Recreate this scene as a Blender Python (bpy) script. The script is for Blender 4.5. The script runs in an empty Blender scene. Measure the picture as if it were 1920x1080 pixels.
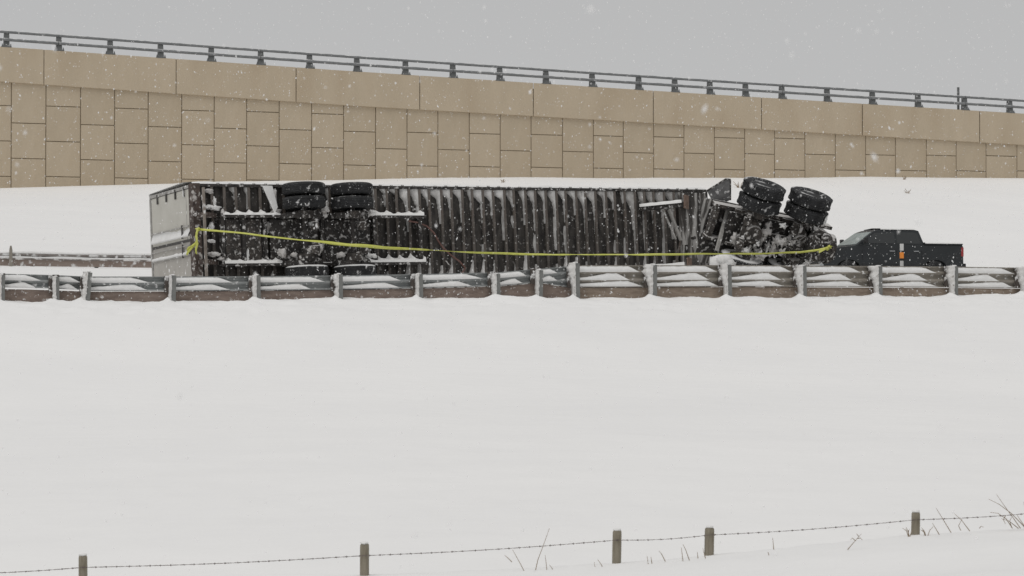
import bpy, math, random
from mathutils import Vector, Matrix, noise, Euler

# ------------------------------------------------------------------ camera, sky, sun
sc = bpy.context.scene
COL = sc.collection
F = 4000.0            # focal length in photo pixels (1920 wide)
CZ = 3.0              # camera height
HZ = 600.0            # photo row of the horizon
R = math.radians

cam_d = bpy.data.cameras.new('camera')
cam_d.sensor_width = 36.0
cam_d.lens = 36.0 * F / 1920.0
cam_d.clip_start = 0.1
cam_d.clip_end = 6000.0
cam_d.dof.use_dof = True
cam_d.dof.focus_distance = 52.0
cam_d.dof.aperture_fstop = 4.5
cam = bpy.data.objects.new('camera', cam_d)
COL.objects.link(cam)
cam.location = (0, 0, CZ)
cam.rotation_euler = (math.pi / 2 + math.atan((HZ - 540) / F), 0, 0)
sc.camera = cam

SUN_EL, SUN_AZ = R(68), R(205)        # behind the camera, a little to the left, veiled by cloud
wd = bpy.data.worlds.new('World')
sc.world = wd
wd.use_nodes = True
nt = wd.node_tree
nt.nodes.clear()
w_out = nt.nodes.new('ShaderNodeOutputWorld')
w_add = nt.nodes.new('ShaderNodeAddShader')
w_b1 = nt.nodes.new('ShaderNodeBackground')
w_b2 = nt.nodes.new('ShaderNodeBackground')
w_sky = nt.nodes.new('ShaderNodeTexSky')
w_sky.sky_type = 'NISHITA'
w_sky.sun_disc = False
w_sky.sun_elevation = SUN_EL
w_sky.sun_rotation = SUN_AZ
w_hs = nt.nodes.new('ShaderNodeHueSaturation')
w_hs.inputs['Saturation'].default_value = 0.0
nt.links.new(w_sky.outputs[0], w_hs.inputs['Color'])
nt.links.new(w_hs.outputs[0], w_b1.inputs['Color'])
w_b1.inputs['Strength'].default_value = 0.05
w_b2.inputs['Color'].default_value = (0.262, 0.264, 0.266, 1)   # the even grey cloud sheet
w_b2.inputs['Strength'].default_value = 1.0
nt.links.new(w_b1.outputs[0], w_add.inputs[0])
nt.links.new(w_b2.outputs[0], w_add.inputs[1])
nt.links.new(w_add.outputs[0], w_out.inputs[0])

sun_d = bpy.data.lights.new('sun', 'SUN')
sun_d.energy = 1.3
sun_d.angle = R(60)
sun_d.color = (1.0, 0.97, 0.935)
sun = bpy.data.objects.new('sun', sun_d)
COL.objects.link(sun)
sun.rotation_euler = (math.pi / 2 - SUN_EL, 0, math.pi - SUN_AZ)

vs = sc.view_settings
vs.view_transform = 'Standard'
vs.look = 'None'
vs.exposure = -0.15
vs.gamma = 1.0
vs.use_curve_mapping = False
sc.cycles.use_denoising = True
sc.cycles.max_bounces = 6
sc.cycles.diffuse_bounces = 4

rng = random.Random(11)


# ------------------------------------------------------------------ helpers
def P(x, y, Y):
    """A point of the place from a photo column and row and its real distance."""
    return Vector(((x - 960.0) * Y / F, Y, CZ + (HZ - y) * Y / F))


def nz(x, y, z, s=1.0):
    return noise.noise(Vector((x * s, y * s, z * s)))


def lerp(a, b, t):
    return a + (b - a) * t


def interp(tab, x):
    if x <= tab[0][0]:
        return tab[0][1]
    for (x0, y0), (x1, y1) in zip(tab, tab[1:]):
        if x <= x1:
            return lerp(y0, y1, (x - x0) / (x1 - x0))
    return tab[-1][1]


def smooth(a, b, x):
    t = min(1.0, max(0.0, (x - a) / (b - a)))
    return t * t * (3 - 2 * t)


class MB:
    def __init__(self):
        self.v, self.f, self.m = [], [], None

    def push(self, verts, faces):
        o = len(self.v)
        if self.m is not None:
            verts = [self.m @ Vector(p) for p in verts]
        self.v.extend([tuple(p) for p in verts])
        self.f.extend([tuple(i + o for i in f) for f in faces])
        return self

    def box(self, a, b, rot=None, c=None):
        (x0, y0, z0), (x1, y1, z1) = a, b
        vs_ = [Vector(p) for p in ((x0, y0, z0), (x1, y0, z0), (x1, y1, z0), (x0, y1, z0),
                                   (x0, y0, z1), (x1, y0, z1), (x1, y1, z1), (x0, y1, z1))]
        if rot is not None:
            c = Vector(c) if c is not None else (vs_[0] + vs_[6]) / 2
            vs_ = [c + rot @ (p - c) for p in vs_]
        return self.push(vs_, [(0, 3, 2, 1), (4, 5, 6, 7), (0, 1, 5, 4), (1, 2, 6, 5), (2, 3, 7, 6), (3, 0, 4, 7)])

    def bar(self, p, q, w, h, up=(0, 0, 1)):
        """A rectangular bar from p to q, w across, h along 'up'."""
        p, q = Vector(p), Vector(q)
        d = (q - p).normalized()
        u = Vector(up)
        s = d.cross(u)
        if s.length < 1e-4:
            s = d.cross(Vector((1, 0, 0)))
        s.normalize()
        u = s.cross(d)
        s, u = s * w / 2, u * h / 2
        vs_ = [p - s - u, p + s - u, p + s + u, p - s + u, q - s - u, q + s - u, q + s + u, q - s + u]
        return self.push(vs_, [(0, 1, 2, 3), (7, 6, 5, 4), (0, 4, 5, 1), (1, 5, 6, 2), (2, 6, 7, 3), (3, 7, 4, 0)])

    def tube(self, pts, rad, n=8, caps=True):
        pts = [Vector(p) for p in pts]
        rs = rad if isinstance(rad, (list, tuple)) else [rad] * len(pts)
        vs_, fs = [], []
        prev = None
        for i, p in enumerate(pts):
            d = (pts[min(i + 1, len(pts) - 1)] - pts[max(i - 1, 0)]).normalized()
            if prev is None:
                a = d.cross(Vector((0, 0, 1)))
                if a.length < 0.05:
                    a = d.cross(Vector((1, 0, 0)))
            else:
                a = prev - d * prev.dot(d)
            a.normalize()
            prev = a
            b = d.cross(a)
            for k in range(n):
                t = 2 * math.pi * k / n
                vs_.append(p + (a * math.cos(t) + b * math.sin(t)) * rs[i])
        for i in range(len(pts) - 1):
            for k in range(n):
                k2 = (k + 1) % n
                fs.append((i * n + k, i * n + k2, (i + 1) * n + k2, (i + 1) * n + k))
        if caps:
            fs.append(tuple(reversed(range(n))))
            fs.append(tuple(range((len(pts) - 1) * n, len(pts) * n)))
        return self.push(vs_, fs)

    def lathe(self, prof, n=32, axis='z', at=(0, 0, 0)):
        """prof: (radius, height) list, turned about an axis through 'at'."""
        vs_, fs = [], []
        at = Vector(at)
        for r, h in prof:
            for k in range(n):
                t = 2 * math.pi * k / n
                c, s = r * math.cos(t), r * math.sin(t)
                p = {'z': (c, s, h), 'y': (c, h, -s), 'x': (h, c, s)}[axis]
                vs_.append(at + Vector(p))
        m = len(prof)
        for i in range(m - 1):
            for k in range(n):
                k2 = (k + 1) % n
                fs.append((i * n + k, i * n + k2, (i + 1) * n + k2, (i + 1) * n + k))
        fs.append(tuple(reversed(range(n))))
        fs.append(tuple(range((m - 1) * n, m * n)))
        return self.push(vs_, fs)

    def prism(self, poly, d0, d1, plane='xz'):
        """A polygon given in a plane, thick from d0 to d1 along the third axis."""
        def mk(p, d):
            return {'xz': (p[0], d, p[1]), 'xy': (p[0], p[1], d), 'yz': (d, p[0], p[1])}[plane]
        n = len(poly)
        vs_ = [mk(p, d0) for p in poly] + [mk(p, d1) for p in poly]
        fs = [tuple(range(n)), tuple(reversed(range(n, 2 * n)))]
        for k in range(n):
            k2 = (k + 1) % n
            fs.append((k, n + k, n + k2, k2))
        return self.push(vs_, fs)

    def grid(self, rows):
        n = len(rows[0])
        vs_ = [p for r in rows for p in r]
        fs = []
        for i in range(len(rows) - 1):
            for k in range(n - 1):
                fs.append((i * n + k, i * n + k + 1, (i + 1) * n + k + 1, (i + 1) * n + k))
        return self.push(vs_, fs)

    def blob(self, c, r, seed=0, rough=0.35, n=7, m=10):
        """An uneven lump of packed snow."""
        c = Vector(c)
        r = Vector(r) if not isinstance(r, (int, float)) else Vector((r, r, r))
        vs_, fs = [], []
        for i in range(n + 1):
            th = math.pi * i / n
            for k in range(m):
                ph = 2 * math.pi * k / m
                d = Vector((math.sin(th) * math.cos(ph), math.sin(th) * math.sin(ph), math.cos(th)))
                q = 1 + rough * noise.noise(d * 1.9 + Vector((seed * 3.7, seed * 1.3, 0)))
                vs_.append(c + Vector((d.x * r.x, d.y * r.y, d.z * r.z)) * q)
        for i in range(n):
            for k in range(m):
                k2 = (k + 1) % m
                fs.append((i * m + k, (i + 1) * m + k, (i + 1) * m + k2, i * m + k2))
        return self.push(vs_, fs)

    def mesh(self, name, mat, smooth_=False):
        me = bpy.data.meshes.new(name)
        me.from_pydata(self.v, [], self.f)
        me.validate()
        import bmesh
        bm = bmesh.new()
        bm.from_mesh(me)
        bmesh.ops.recalc_face_normals(bm, faces=bm.faces)
        bm.to_mesh(me)
        bm.free()
        me.materials.append(mat)
        if smooth_:
            me.polygons.foreach_set('use_smooth', [True] * len(me.polygons))
            if smooth_ != 'all':
                me.set_sharp_from_angle(angle=R(38))
        return me

    def build(self, name, mat, parent=None, smooth_=False, bevel=0.0, kind=None):
        o = bpy.data.objects.new(name, self.mesh(name, mat, smooth_))
        COL.objects.link(o)
        if parent is not None:
            o.parent = parent
        if bevel:
            b = o.modifiers.new('bevel', 'BEVEL')
            b.width = bevel
            b.segments = 2
            b.limit_method = 'ANGLE'
        if kind:
            o['kind'] = kind
        return o


def obj(name, me, parent=None):
    o = bpy.data.objects.new(name, me)
    COL.objects.link(o)
    if parent is not None:
        o.parent = parent
    return o


def thing(name, label, cat, M=None, group=None):
    o = bpy.data.objects.new(name, None)
    o.empty_display_size = 0.3
    COL.objects.link(o)
    if M is not None:
        o.matrix_world = M
    return tag(o, label, cat, group)


def tag(o, label, cat, group=None):
    o['label'] = label
    o['category'] = cat
    if group:
        o['group'] = group
    return o


# ------------------------------------------------------------------ materials
SNOW_C = (0.84, 0.84, 0.835, 1)


def mat(name, c0, c1=None, rough=0.7, scale=6.0, stretch=(1, 1, 1), metal=0.0, bump=0.0, bscale=40.0,
        snow=0.0, snow_scale=5.0, top=0.0, spec=0.4, third=None, tscale=2.0, tlim=(0.55, 0.7), snowc=None, speck=0.0, streak=False):
    """snow: share of stuck snow patches; top: how readily snow lies on upward faces."""
    m = bpy.data.materials.new(name)
    m.use_nodes = True
    t = m.node_tree
    N, L = t.nodes, t.links
    b = N['Principled BSDF']
    b.inputs['Roughness'].default_value = rough
    b.inputs['Metallic'].default_value = metal
    b.inputs['Specular IOR Level'].default_value = spec
    tc = N.new('ShaderNodeTexCoord')
    mp = N.new('ShaderNodeMapping')
    mp.inputs['Scale'].default_value = stretch
    L.new(tc.outputs['Object'], mp.inputs['Vector'])

    def noise_n(s, detail=5.0, vec=None):
        n = N.new('ShaderNodeTexNoise')
        n.inputs['Scale'].default_value = s
        n.inputs['Detail'].default_value = detail
        L.new(vec if vec is not None else mp.outputs[0], n.inputs['Vector'])
        return n.outputs['Fac']

    def ramp(sock, a, b_):
        r = N.new('ShaderNodeMapRange')
        r.inputs['From Min'].default_value = a
        r.inputs['From Max'].default_value = b_
        L.new(sock, r.inputs['Value'])
        return r.outputs[0]

    def mix(f, a, c):
        x = N.new('ShaderNodeMix')
        x.data_type = 'RGBA'
        if isinstance(f, float):
            x.inputs[0].default_value = f
        else:
            L.new(f, x.inputs[0])
        for s, val in ((x.inputs[6], a), (x.inputs[7], c)):
            if isinstance(val, tuple):
                s.default_value = val if len(val) == 4 else (*val, 1)
            else:
                L.new(val, s)
        return x.outputs[2]

    col = (*c0, 1)
    if c1 is not None:
        col = mix(ramp(noise_n(scale), 0.3, 0.7), c0, c1)
    if third is not None:
        col = mix(ramp(noise_n(tscale, 6.0), *tlim), col, third)
    fac = None
    if snow > 0:
        s = noise_n(snow_scale, 7.0, mp.outputs[0] if streak else tc.outputs['Object'])
        fac = ramp(s, 0.64 - snow * 0.36, 0.74 - snow * 0.36)
    if speck > 0:
        s = noise_n(30.0, 3.0, tc.outputs['Object'])
        f3 = ramp(s, 0.70 - speck * 0.22, 0.82 - speck * 0.22)
        f4 = ramp(noise_n(3.5, 3.0, tc.outputs['Object']), 0.40, 0.62)
        ml = N.new('ShaderNodeMath')
        ml.operation = 'MULTIPLY'
        L.new(f3, ml.inputs[0])
        L.new(f4, ml.inputs[1])
        f3 = ml.outputs[0]
        if fac is not None:
            mx = N.new('ShaderNodeMath')
            mx.operation = 'MAXIMUM'
            L.new(fac, mx.inputs[0])
            L.new(f3, mx.inputs[1])
            fac = mx.outputs[0]
        else:
            fac = f3
    if top > 0:
        g = N.new('ShaderNodeNewGeometry')
        sx = N.new('ShaderNodeSeparateXYZ')
        L.new(g.outputs['Normal'], sx.inputs[0])
        s = noise_n(3.0, 6.0, tc.outputs['Object'])
        ad = N.new('ShaderNodeMath')
        ad.operation = 'ADD'
        L.new(sx.outputs['Z'], ad.inputs[0])
        sb = N.new('ShaderNodeMath')
        sb.operation = 'MULTIPLY_ADD'
        L.new(s, sb.inputs[0])
        sb.inputs[1].default_value = 0.9
        sb.inputs[2].default_value = -0.45
        L.new(sb.outputs[0], ad.inputs[1])
        f2 = ramp(ad.outputs[0], 1.0 - top, 1.12 - top)
        if fac is not None:
            mx = N.new('ShaderNodeMath')
            mx.operation = 'MAXIMUM'
            L.new(fac, mx.inputs[0])
            L.new(f2, mx.inputs[1])
            fac = mx.outputs[0]
        else:
            fac = f2
    if fac is not None:
        col = mix(fac, col, SNOW_C if snowc is None else (*snowc, 1))
    if isinstance(col, tuple):
        b.inputs['Base Color'].default_value = col
    else:
        L.new(col, b.inputs['Base Color'])
    if bump > 0:
        bp = N.new('ShaderNodeBump')
        bp.inputs['Strength'].default_value = bump
        bp.inputs['Distance'].default_value = 0.02
        L.new(noise_n(bscale, 4.0), bp.inputs['Height'])
        L.new(bp.outputs[0], b.inputs['Normal'])
    return m


def snow_mat(name, warm=1.0):
    m = bpy.data.materials.new(name)
    m.use_nodes = True
    t = m.node_tree
    N, L = t.nodes, t.links
    b = N['Principled BSDF']
    b.inputs['Roughness'].default_value = 0.9
    b.inputs['Specular IOR Level'].default_value = 0.15
    tc = N.new('ShaderNodeTexCoord')
    mp = N.new('ShaderNodeMapping')
    mp.inputs['Scale'].default_value = (0.35, 1.0, 1.0)
    L.new(tc.outputs['Object'], mp.inputs['Vector'])
    n = N.new('ShaderNodeTexNoise')
    n.inputs['Scale'].default_value = 0.5
    n.inputs['Detail'].default_value = 6
    L.new(mp.outputs[0], n.inputs['Vector'])
    r = N.new('ShaderNodeMapRange')
    r.inputs['From Min'].default_value = 0.35
    r.inputs['From Max'].default_value = 0.7
    L.new(n.outputs['Fac'], r.inputs['Value'])
    x = N.new('ShaderNodeMix')
    x.data_type = 'RGBA'
    L.new(r.outputs[0], x.inputs[0])
    x.inputs[6].default_value = (0.848, 0.847, 0.845, 1)
    x.inputs[7].default_value = (0.875, 0.873, 0.868, 1)
    L.new(x.outputs[2], b.inputs['Base Color'])
    n2 = N.new('ShaderNodeTexNoise')
    n2.inputs['Scale'].default_value = 2.2
    n2.inputs['Detail'].default_value = 8
    L.new(mp.outputs[0], n2.inputs['Vector'])
    bp = N.new('ShaderNodeBump')
    bp.inputs['Strength'].default_value = 0.35
    bp.inputs['Distance'].default_value = 0.06
    L.new(n2.outputs['Fac'], bp.inputs['Height'])
    L.new(bp.outputs[0], b.inputs['Normal'])
    return m


M = {}
M['ground'] = snow_mat('field_snow')
M['snow'] = mat('packed_snow', (0.84, 0.84, 0.835), (0.76, 0.755, 0.745), rough=0.9, scale=5, bump=0.3, bscale=18, spec=0.15)
M['grime_snow'] = mat('grimy_snow', (0.72, 0.71, 0.70), (0.42, 0.40, 0.385), rough=0.9, scale=6, bump=0.4, bscale=25, spec=0.15)
M['cake'] = mat('caked_snow', (0.80, 0.795, 0.785), (0.60, 0.585, 0.565), rough=0.9, scale=9, bump=0.4, bscale=25, spec=0.15, third=(0.24, 0.21, 0.18), tscale=8, tlim=(0.60, 0.68))
M['smear'] = mat('smeared_snow', (0.76, 0.755, 0.745), (0.46, 0.45, 0.44), rough=0.9, scale=7, stretch=(1, 1, 0.4), bump=0.3, bscale=25, spec=0.15, third=(0.20, 0.19, 0.18), tscale=6, tlim=(0.6, 0.75))
M['grey_snow'] = mat('thin_grey_snow', (0.60, 0.595, 0.585), (0.30, 0.29, 0.28), rough=0.9, scale=5, bump=0.3, bscale=25, spec=0.15)
M['concrete'] = mat('tan_concrete', (0.468, 0.391, 0.288), (0.518, 0.435, 0.325), rough=0.9, scale=1.6, bump=0.5, bscale=16, spec=0.2, stretch=(1, 1, 0.3), third=(0.405, 0.322, 0.219), tscale=0.8, tlim=(0.5, 0.8))
M['concrete_b'] = mat('tan_concrete_paler', (0.492, 0.412, 0.305), (0.538, 0.453, 0.34), rough=0.9, scale=1.6, bump=0.5, bscale=16, spec=0.2, stretch=(1, 1, 0.3), third=(0.418, 0.333, 0.229), tscale=0.8, tlim=(0.5, 0.8))
M['coping'] = mat('coping_concrete', (0.502, 0.42, 0.311), (0.548, 0.46, 0.344), rough=0.9, scale=1.6, bump=0.5, bscale=16, spec=0.2, stretch=(1, 1, 0.3), third=(0.427, 0.340, 0.237), tscale=0.8, tlim=(0.5, 0.8))
M['joint'] = mat('joint_dark', (0.22, 0.178, 0.125), (0.28, 0.225, 0.16), rough=0.95, scale=3)
M['deck_rail'] = mat('railing_steel', (0.17, 0.178, 0.183), (0.24, 0.247, 0.252), rough=0.55, scale=5, metal=0.3, top=0.28)
M['deck_post'] = mat('railing_post_steel', (0.13, 0.135, 0.135), (0.18, 0.186, 0.186), rough=0.6, scale=6, metal=0.2, top=0.15)
M['galv'] = mat('galvanised_steel', (0.20, 0.212, 0.212), (0.285, 0.297, 0.293), rough=0.5, scale=5, metal=0.35, snow=0.10, snow_scale=9)
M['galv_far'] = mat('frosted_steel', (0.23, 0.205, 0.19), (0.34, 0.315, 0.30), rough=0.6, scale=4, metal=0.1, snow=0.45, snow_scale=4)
M['galv_brown'] = mat('weathered_steel', (0.22, 0.20, 0.17), (0.31, 0.285, 0.25), rough=0.6, scale=4, metal=0.2, snow=0.10, snow_scale=9)
M['post'] = mat('post_steel', (0.15, 0.155, 0.15), (0.23, 0.232, 0.222), rough=0.6, scale=5, metal=0.2)
M['block'] = mat('blockout', (0.06, 0.05, 0.045), (0.10, 0.085, 0.075), rough=0.8, scale=8, snow=0.35, snow_scale=9)
M['curb'] = mat('brown_rub_board', (0.17, 0.13, 0.11), (0.275, 0.218, 0.185), rough=0.85, scale=7, bump=0.3, bscale=30,
                stretch=(0.5, 1, 2), snow=0.06, snow_scale=14)
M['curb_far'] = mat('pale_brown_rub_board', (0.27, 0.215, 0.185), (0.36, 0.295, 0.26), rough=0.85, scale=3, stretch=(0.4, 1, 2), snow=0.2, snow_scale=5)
M['curb_r'] = mat('tan_rub_board', (0.20, 0.155, 0.12), (0.33, 0.268, 0.215), rough=0.85, scale=7, bump=0.3, bscale=30,
                  stretch=(0.5, 1, 2), snow=0.05, snow_scale=14)
M['floor'] = mat('trailer_floor', (0.015, 0.014, 0.0135), (0.075, 0.068, 0.062), rough=0.85, scale=7, stretch=(1, 1, 0.35), snow=0.12, snow_scale=8, snowc=(0.34, 0.33, 0.32), speck=0.35)
M['member'] = mat('cross_member_steel', (0.06, 0.054, 0.049), (0.15, 0.13, 0.115), rough=0.8, scale=5, stretch=(1, 1, 0.4), snow=0.14, snow_scale=9, snowc=(0.40, 0.39, 0.375), third=(0.11, 0.078, 0.062), tscale=3, speck=0.3)
M['chassis'] = mat('grimy_black_steel', (0.016, 0.015, 0.015), (0.055, 0.049, 0.045), rough=0.75, scale=6, snow=0.22, snow_scale=10, top=0.30, snowc=(0.55, 0.54, 0.53), speck=0.4)
M['chassis2'] = mat('snow_spattered_steel', (0.020, 0.018, 0.017), (0.085, 0.074, 0.066), rough=0.8, scale=7, snow=0.24, snow_scale=11, top=0.52, snowc=(0.58, 0.565, 0.55), speck=0.32)
M['streaked'] = mat('streaked_steel', (0.03, 0.027, 0.025), (0.13, 0.12, 0.11), rough=0.8, scale=6, stretch=(1, 1, 0.18), snow=0.42, snow_scale=6, snowc=(0.40, 0.39, 0.375), speck=0.4, streak=True)
M['foot'] = mat('brown_foot_steel', (0.13, 0.085, 0.062), (0.21, 0.15, 0.12), rough=0.85, scale=8, speck=0.3)
M['rust'] = mat('rusty_steel', (0.040, 0.030, 0.027), (0.105, 0.078, 0.066), rough=0.85, scale=7, snow=0.30, snow_scale=8, snowc=(0.5, 0.48, 0.46), speck=0.4)
M['tan_bar'] = mat('tan_bumper_steel', (0.17, 0.145, 0.125), (0.30, 0.265, 0.235), rough=0.7, scale=5, snow=0.2)
M['tire'] = mat('tire_rubber', (0.011, 0.0115, 0.0125), (0.032, 0.033, 0.035), rough=0.8, scale=5, snow=0.05, snow_scale=7, top=0.04, bump=0.5, bscale=30, snowc=(0.6, 0.6, 0.6), speck=0.38)
M['tire_snow'] = mat('snow_capped_tire', (0.014, 0.0145, 0.0155), (0.034, 0.035, 0.037), rough=0.8, scale=5, snow=0.10, snow_scale=7, top=0.55, bump=0.5, bscale=30, snowc=(0.7, 0.7, 0.7), speck=0.4)
M['rim'] = mat('wheel_rim', (0.10, 0.10, 0.10), (0.22, 0.21, 0.20), rough=0.5, scale=6, metal=0.4, snow=0.3, snow_scale=8)
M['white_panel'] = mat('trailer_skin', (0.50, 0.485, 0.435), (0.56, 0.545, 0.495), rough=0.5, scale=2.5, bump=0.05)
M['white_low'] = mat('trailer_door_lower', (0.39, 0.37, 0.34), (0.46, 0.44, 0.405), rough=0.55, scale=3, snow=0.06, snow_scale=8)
M['frame_grey'] = mat('door_frame_grey', (0.30, 0.29, 0.275), (0.42, 0.41, 0.39), rough=0.6, scale=7, snow=0.15, snow_scale=8)
M['dark_trim'] = mat('dark_trim', (0.05, 0.047, 0.045), (0.09, 0.085, 0.08), rough=0.7, scale=8, snow=0.1)
M['flap'] = mat('mud_flap_rubber', (0.11, 0.11, 0.112), (0.24, 0.24, 0.24), rough=0.85, scale=4, snow=0.12, snow_scale=9)
M['hose'] = mat('brown_hose', (0.11, 0.055, 0.045), (0.19, 0.11, 0.095), rough=0.7, scale=8)
M['tape'] = mat('yellow_tape', (0.50, 0.52, 0.085), (0.66, 0.67, 0.18), rough=0.45, scale=5)
M['carpaint'] = mat('charcoal_paint', (0.013, 0.0155, 0.0175), (0.019, 0.0225, 0.025), rough=0.4, scale=2, spec=0.45, speck=0.25, snowc=(0.3, 0.3, 0.3))
M['glass'] = mat('dark_glass', (0.028, 0.031, 0.032), rough=0.06, spec=0.7)
M['windshield'] = mat('pale_windshield', (0.20, 0.245, 0.24), (0.33, 0.38, 0.37), rough=0.25, scale=3, spec=0.6)  # paler grey-green than the side windows
M['plastic'] = mat('black_plastic', (0.014, 0.014, 0.015), (0.022, 0.022, 0.023), rough=0.6, scale=8)
M['chrome'] = mat('chrome', (0.45, 0.46, 0.47), rough=0.2, metal=0.9)
M['red_lens'] = mat('red_lens', (0.26, 0.022, 0.025), (0.36, 0.05, 0.05), rough=0.3, scale=9)
M['head_lens'] = mat('clear_lens', (0.55, 0.56, 0.57), rough=0.15)
M['orange'] = mat('orange_reflector', (0.90, 0.30, 0.045), rough=0.4)
M['white_post'] = mat('white_marker', (0.60, 0.60, 0.59), (0.68, 0.68, 0.67), rough=0.6, scale=8)
M['wood'] = mat('weathered_fence_wood', (0.205, 0.18, 0.135), (0.30, 0.27, 0.215), rough=0.9, scale=9, stretch=(3, 3, 0.5), bump=0.6, bscale=25,
                third=(0.13, 0.12, 0.085), tscale=5)
M['wire'] = mat('barbed_wire', (0.10, 0.075, 0.07), (0.16, 0.13, 0.125), rough=0.7, scale=10)
M['weed'] = mat('dry_stalk', (0.24, 0.18, 0.125), (0.34, 0.27, 0.20), rough=0.9, scale=12)
M['flake'] = mat('snowflake', (0.95, 0.95, 0.95), rough=0.9, spec=0.1)
_t = M['flake'].node_tree
_mx = _t.nodes.new('ShaderNodeMixShader')
_mx.inputs[0].default_value = 0.52          # a clump of ice crystals lets part of the light through
_tr = _t.nodes.new('ShaderNodeBsdfTransparent')
_t.links.new(_tr.outputs[0], _mx.inputs[1])
_t.links.new(_t.nodes['Principled BSDF'].outputs[0], _mx.inputs[2])
_t.links.new(_mx.outputs[0], _t.nodes['Material Output'].inputs['Surface'])
M['asphalt'] = mat('ramp_asphalt', (0.06, 0.06, 0.062), (0.08, 0.08, 0.082), rough=0.9, scale=3, snow=0.6, snow_scale=0.6)

# ------------------------------------------------------------------ the lie of the land
G0, GS = 46.0, 0.30                        # the near guardrail runs away to the right


def Yg(X):
    return G0 + GS * (X + 9.2)


def at_rail(px, off=0.0):
    """World X, Y where the photo column crosses the guardrail line (off metres behind it)."""
    u = (px - 960.0) / F
    Y = (G0 + GS * 9.2 + off) / (1 - GS * u)
    return u * Y, Y


# the retaining wall: columns of panels at these photo columns, bending away to the right
WCOL = [-695, -630, -565, -500, -435, -370, -305, -240, -175, -110, -45, 20, 85, 150, 214, 277, 340, 401, 462, 523, 584, 644, 704, 763, 821, 880, 938, 996, 1055, 1113, 1169, 1226, 1283,
        1340, 1397, 1453, 1510, 1567, 1624, 1680, 1738, 1794, 1850, 1908, 1964, 2020, 2076, 2132, 2188, 2244, 2300, 2356, 2412, 2468, 2524, 2580]


def Ywall(px):
    return F * 1.524 / lerp(66.6, 57.0, px / 1900.0)


WPTS = []
for px in WCOL:
    Y = Ywall(px)
    WPTS.append(((px - 960) * Y / F, Y))


def Yw(X):
    if X <= WPTS[0][0]:
        (x0, y0), (x1, y1) = WPTS[0], WPTS[1]
    elif X >= WPTS[-1][0]:
        (x0, y0), (x1, y1) = WPTS[-2], WPTS[-1]
    else:
        for (x0, y0), (x1, y1) in zip(WPTS, WPTS[1:]):
            if X <= x1:
                break
    return y0 + (y1 - y0) * (X - x0) / (x1 - x0)


BASE_ROW = [(-200, 356), (0, 353), (150, 351), (280, 346), (420, 340), (700, 337), (850, 334), (960, 333), (1150, 334), (1400, 334),
            (1560, 333), (1640, 332), (1750, 334), (1920, 334), (2100, 335)]

NEAR_POSTS = [(-60, 513, 562), (5, 511, 561), (108, 515, 559), (160, 508, 559), (323, 514, 563), (484, 514, 562), (638, 512, 560), (789, 512, 558),
              (934, 511, 557), (1012, 504, 557), (1083, 491, 561), (1226, 494, 559), (1368, 494, 559), (1508, 496, 557),
              (1650, 497, 557), (1791, 497, 557), (1925, 499, 556), (2055, 501, 556)]


def base_rail(X):
    """Snow level along the near guardrail."""
    Y = Yg(X)
    px = 960 + X * F / Y
    row = interp([(-100, 564), (160, 564), (330, 565), (485, 563), (640, 561), (930, 559), (1080, 559), (1230, 559), (1500, 557),
                  (1790, 556), (1920, 553), (2050, 552)], px)
    return CZ + (HZ - row) * Y / F


MOUNDS = [at_rail(p[0]) for p in NEAR_POSTS]


def fence_base(X):
    return interp([(-12, -0.45), (-5.1, -0.12), (-1.7, 0.0), (1.2, 0.15), (2.3, 0.25), (4.75, 0.50), (7, 0.62), (14, 0.8)], X)


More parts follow.
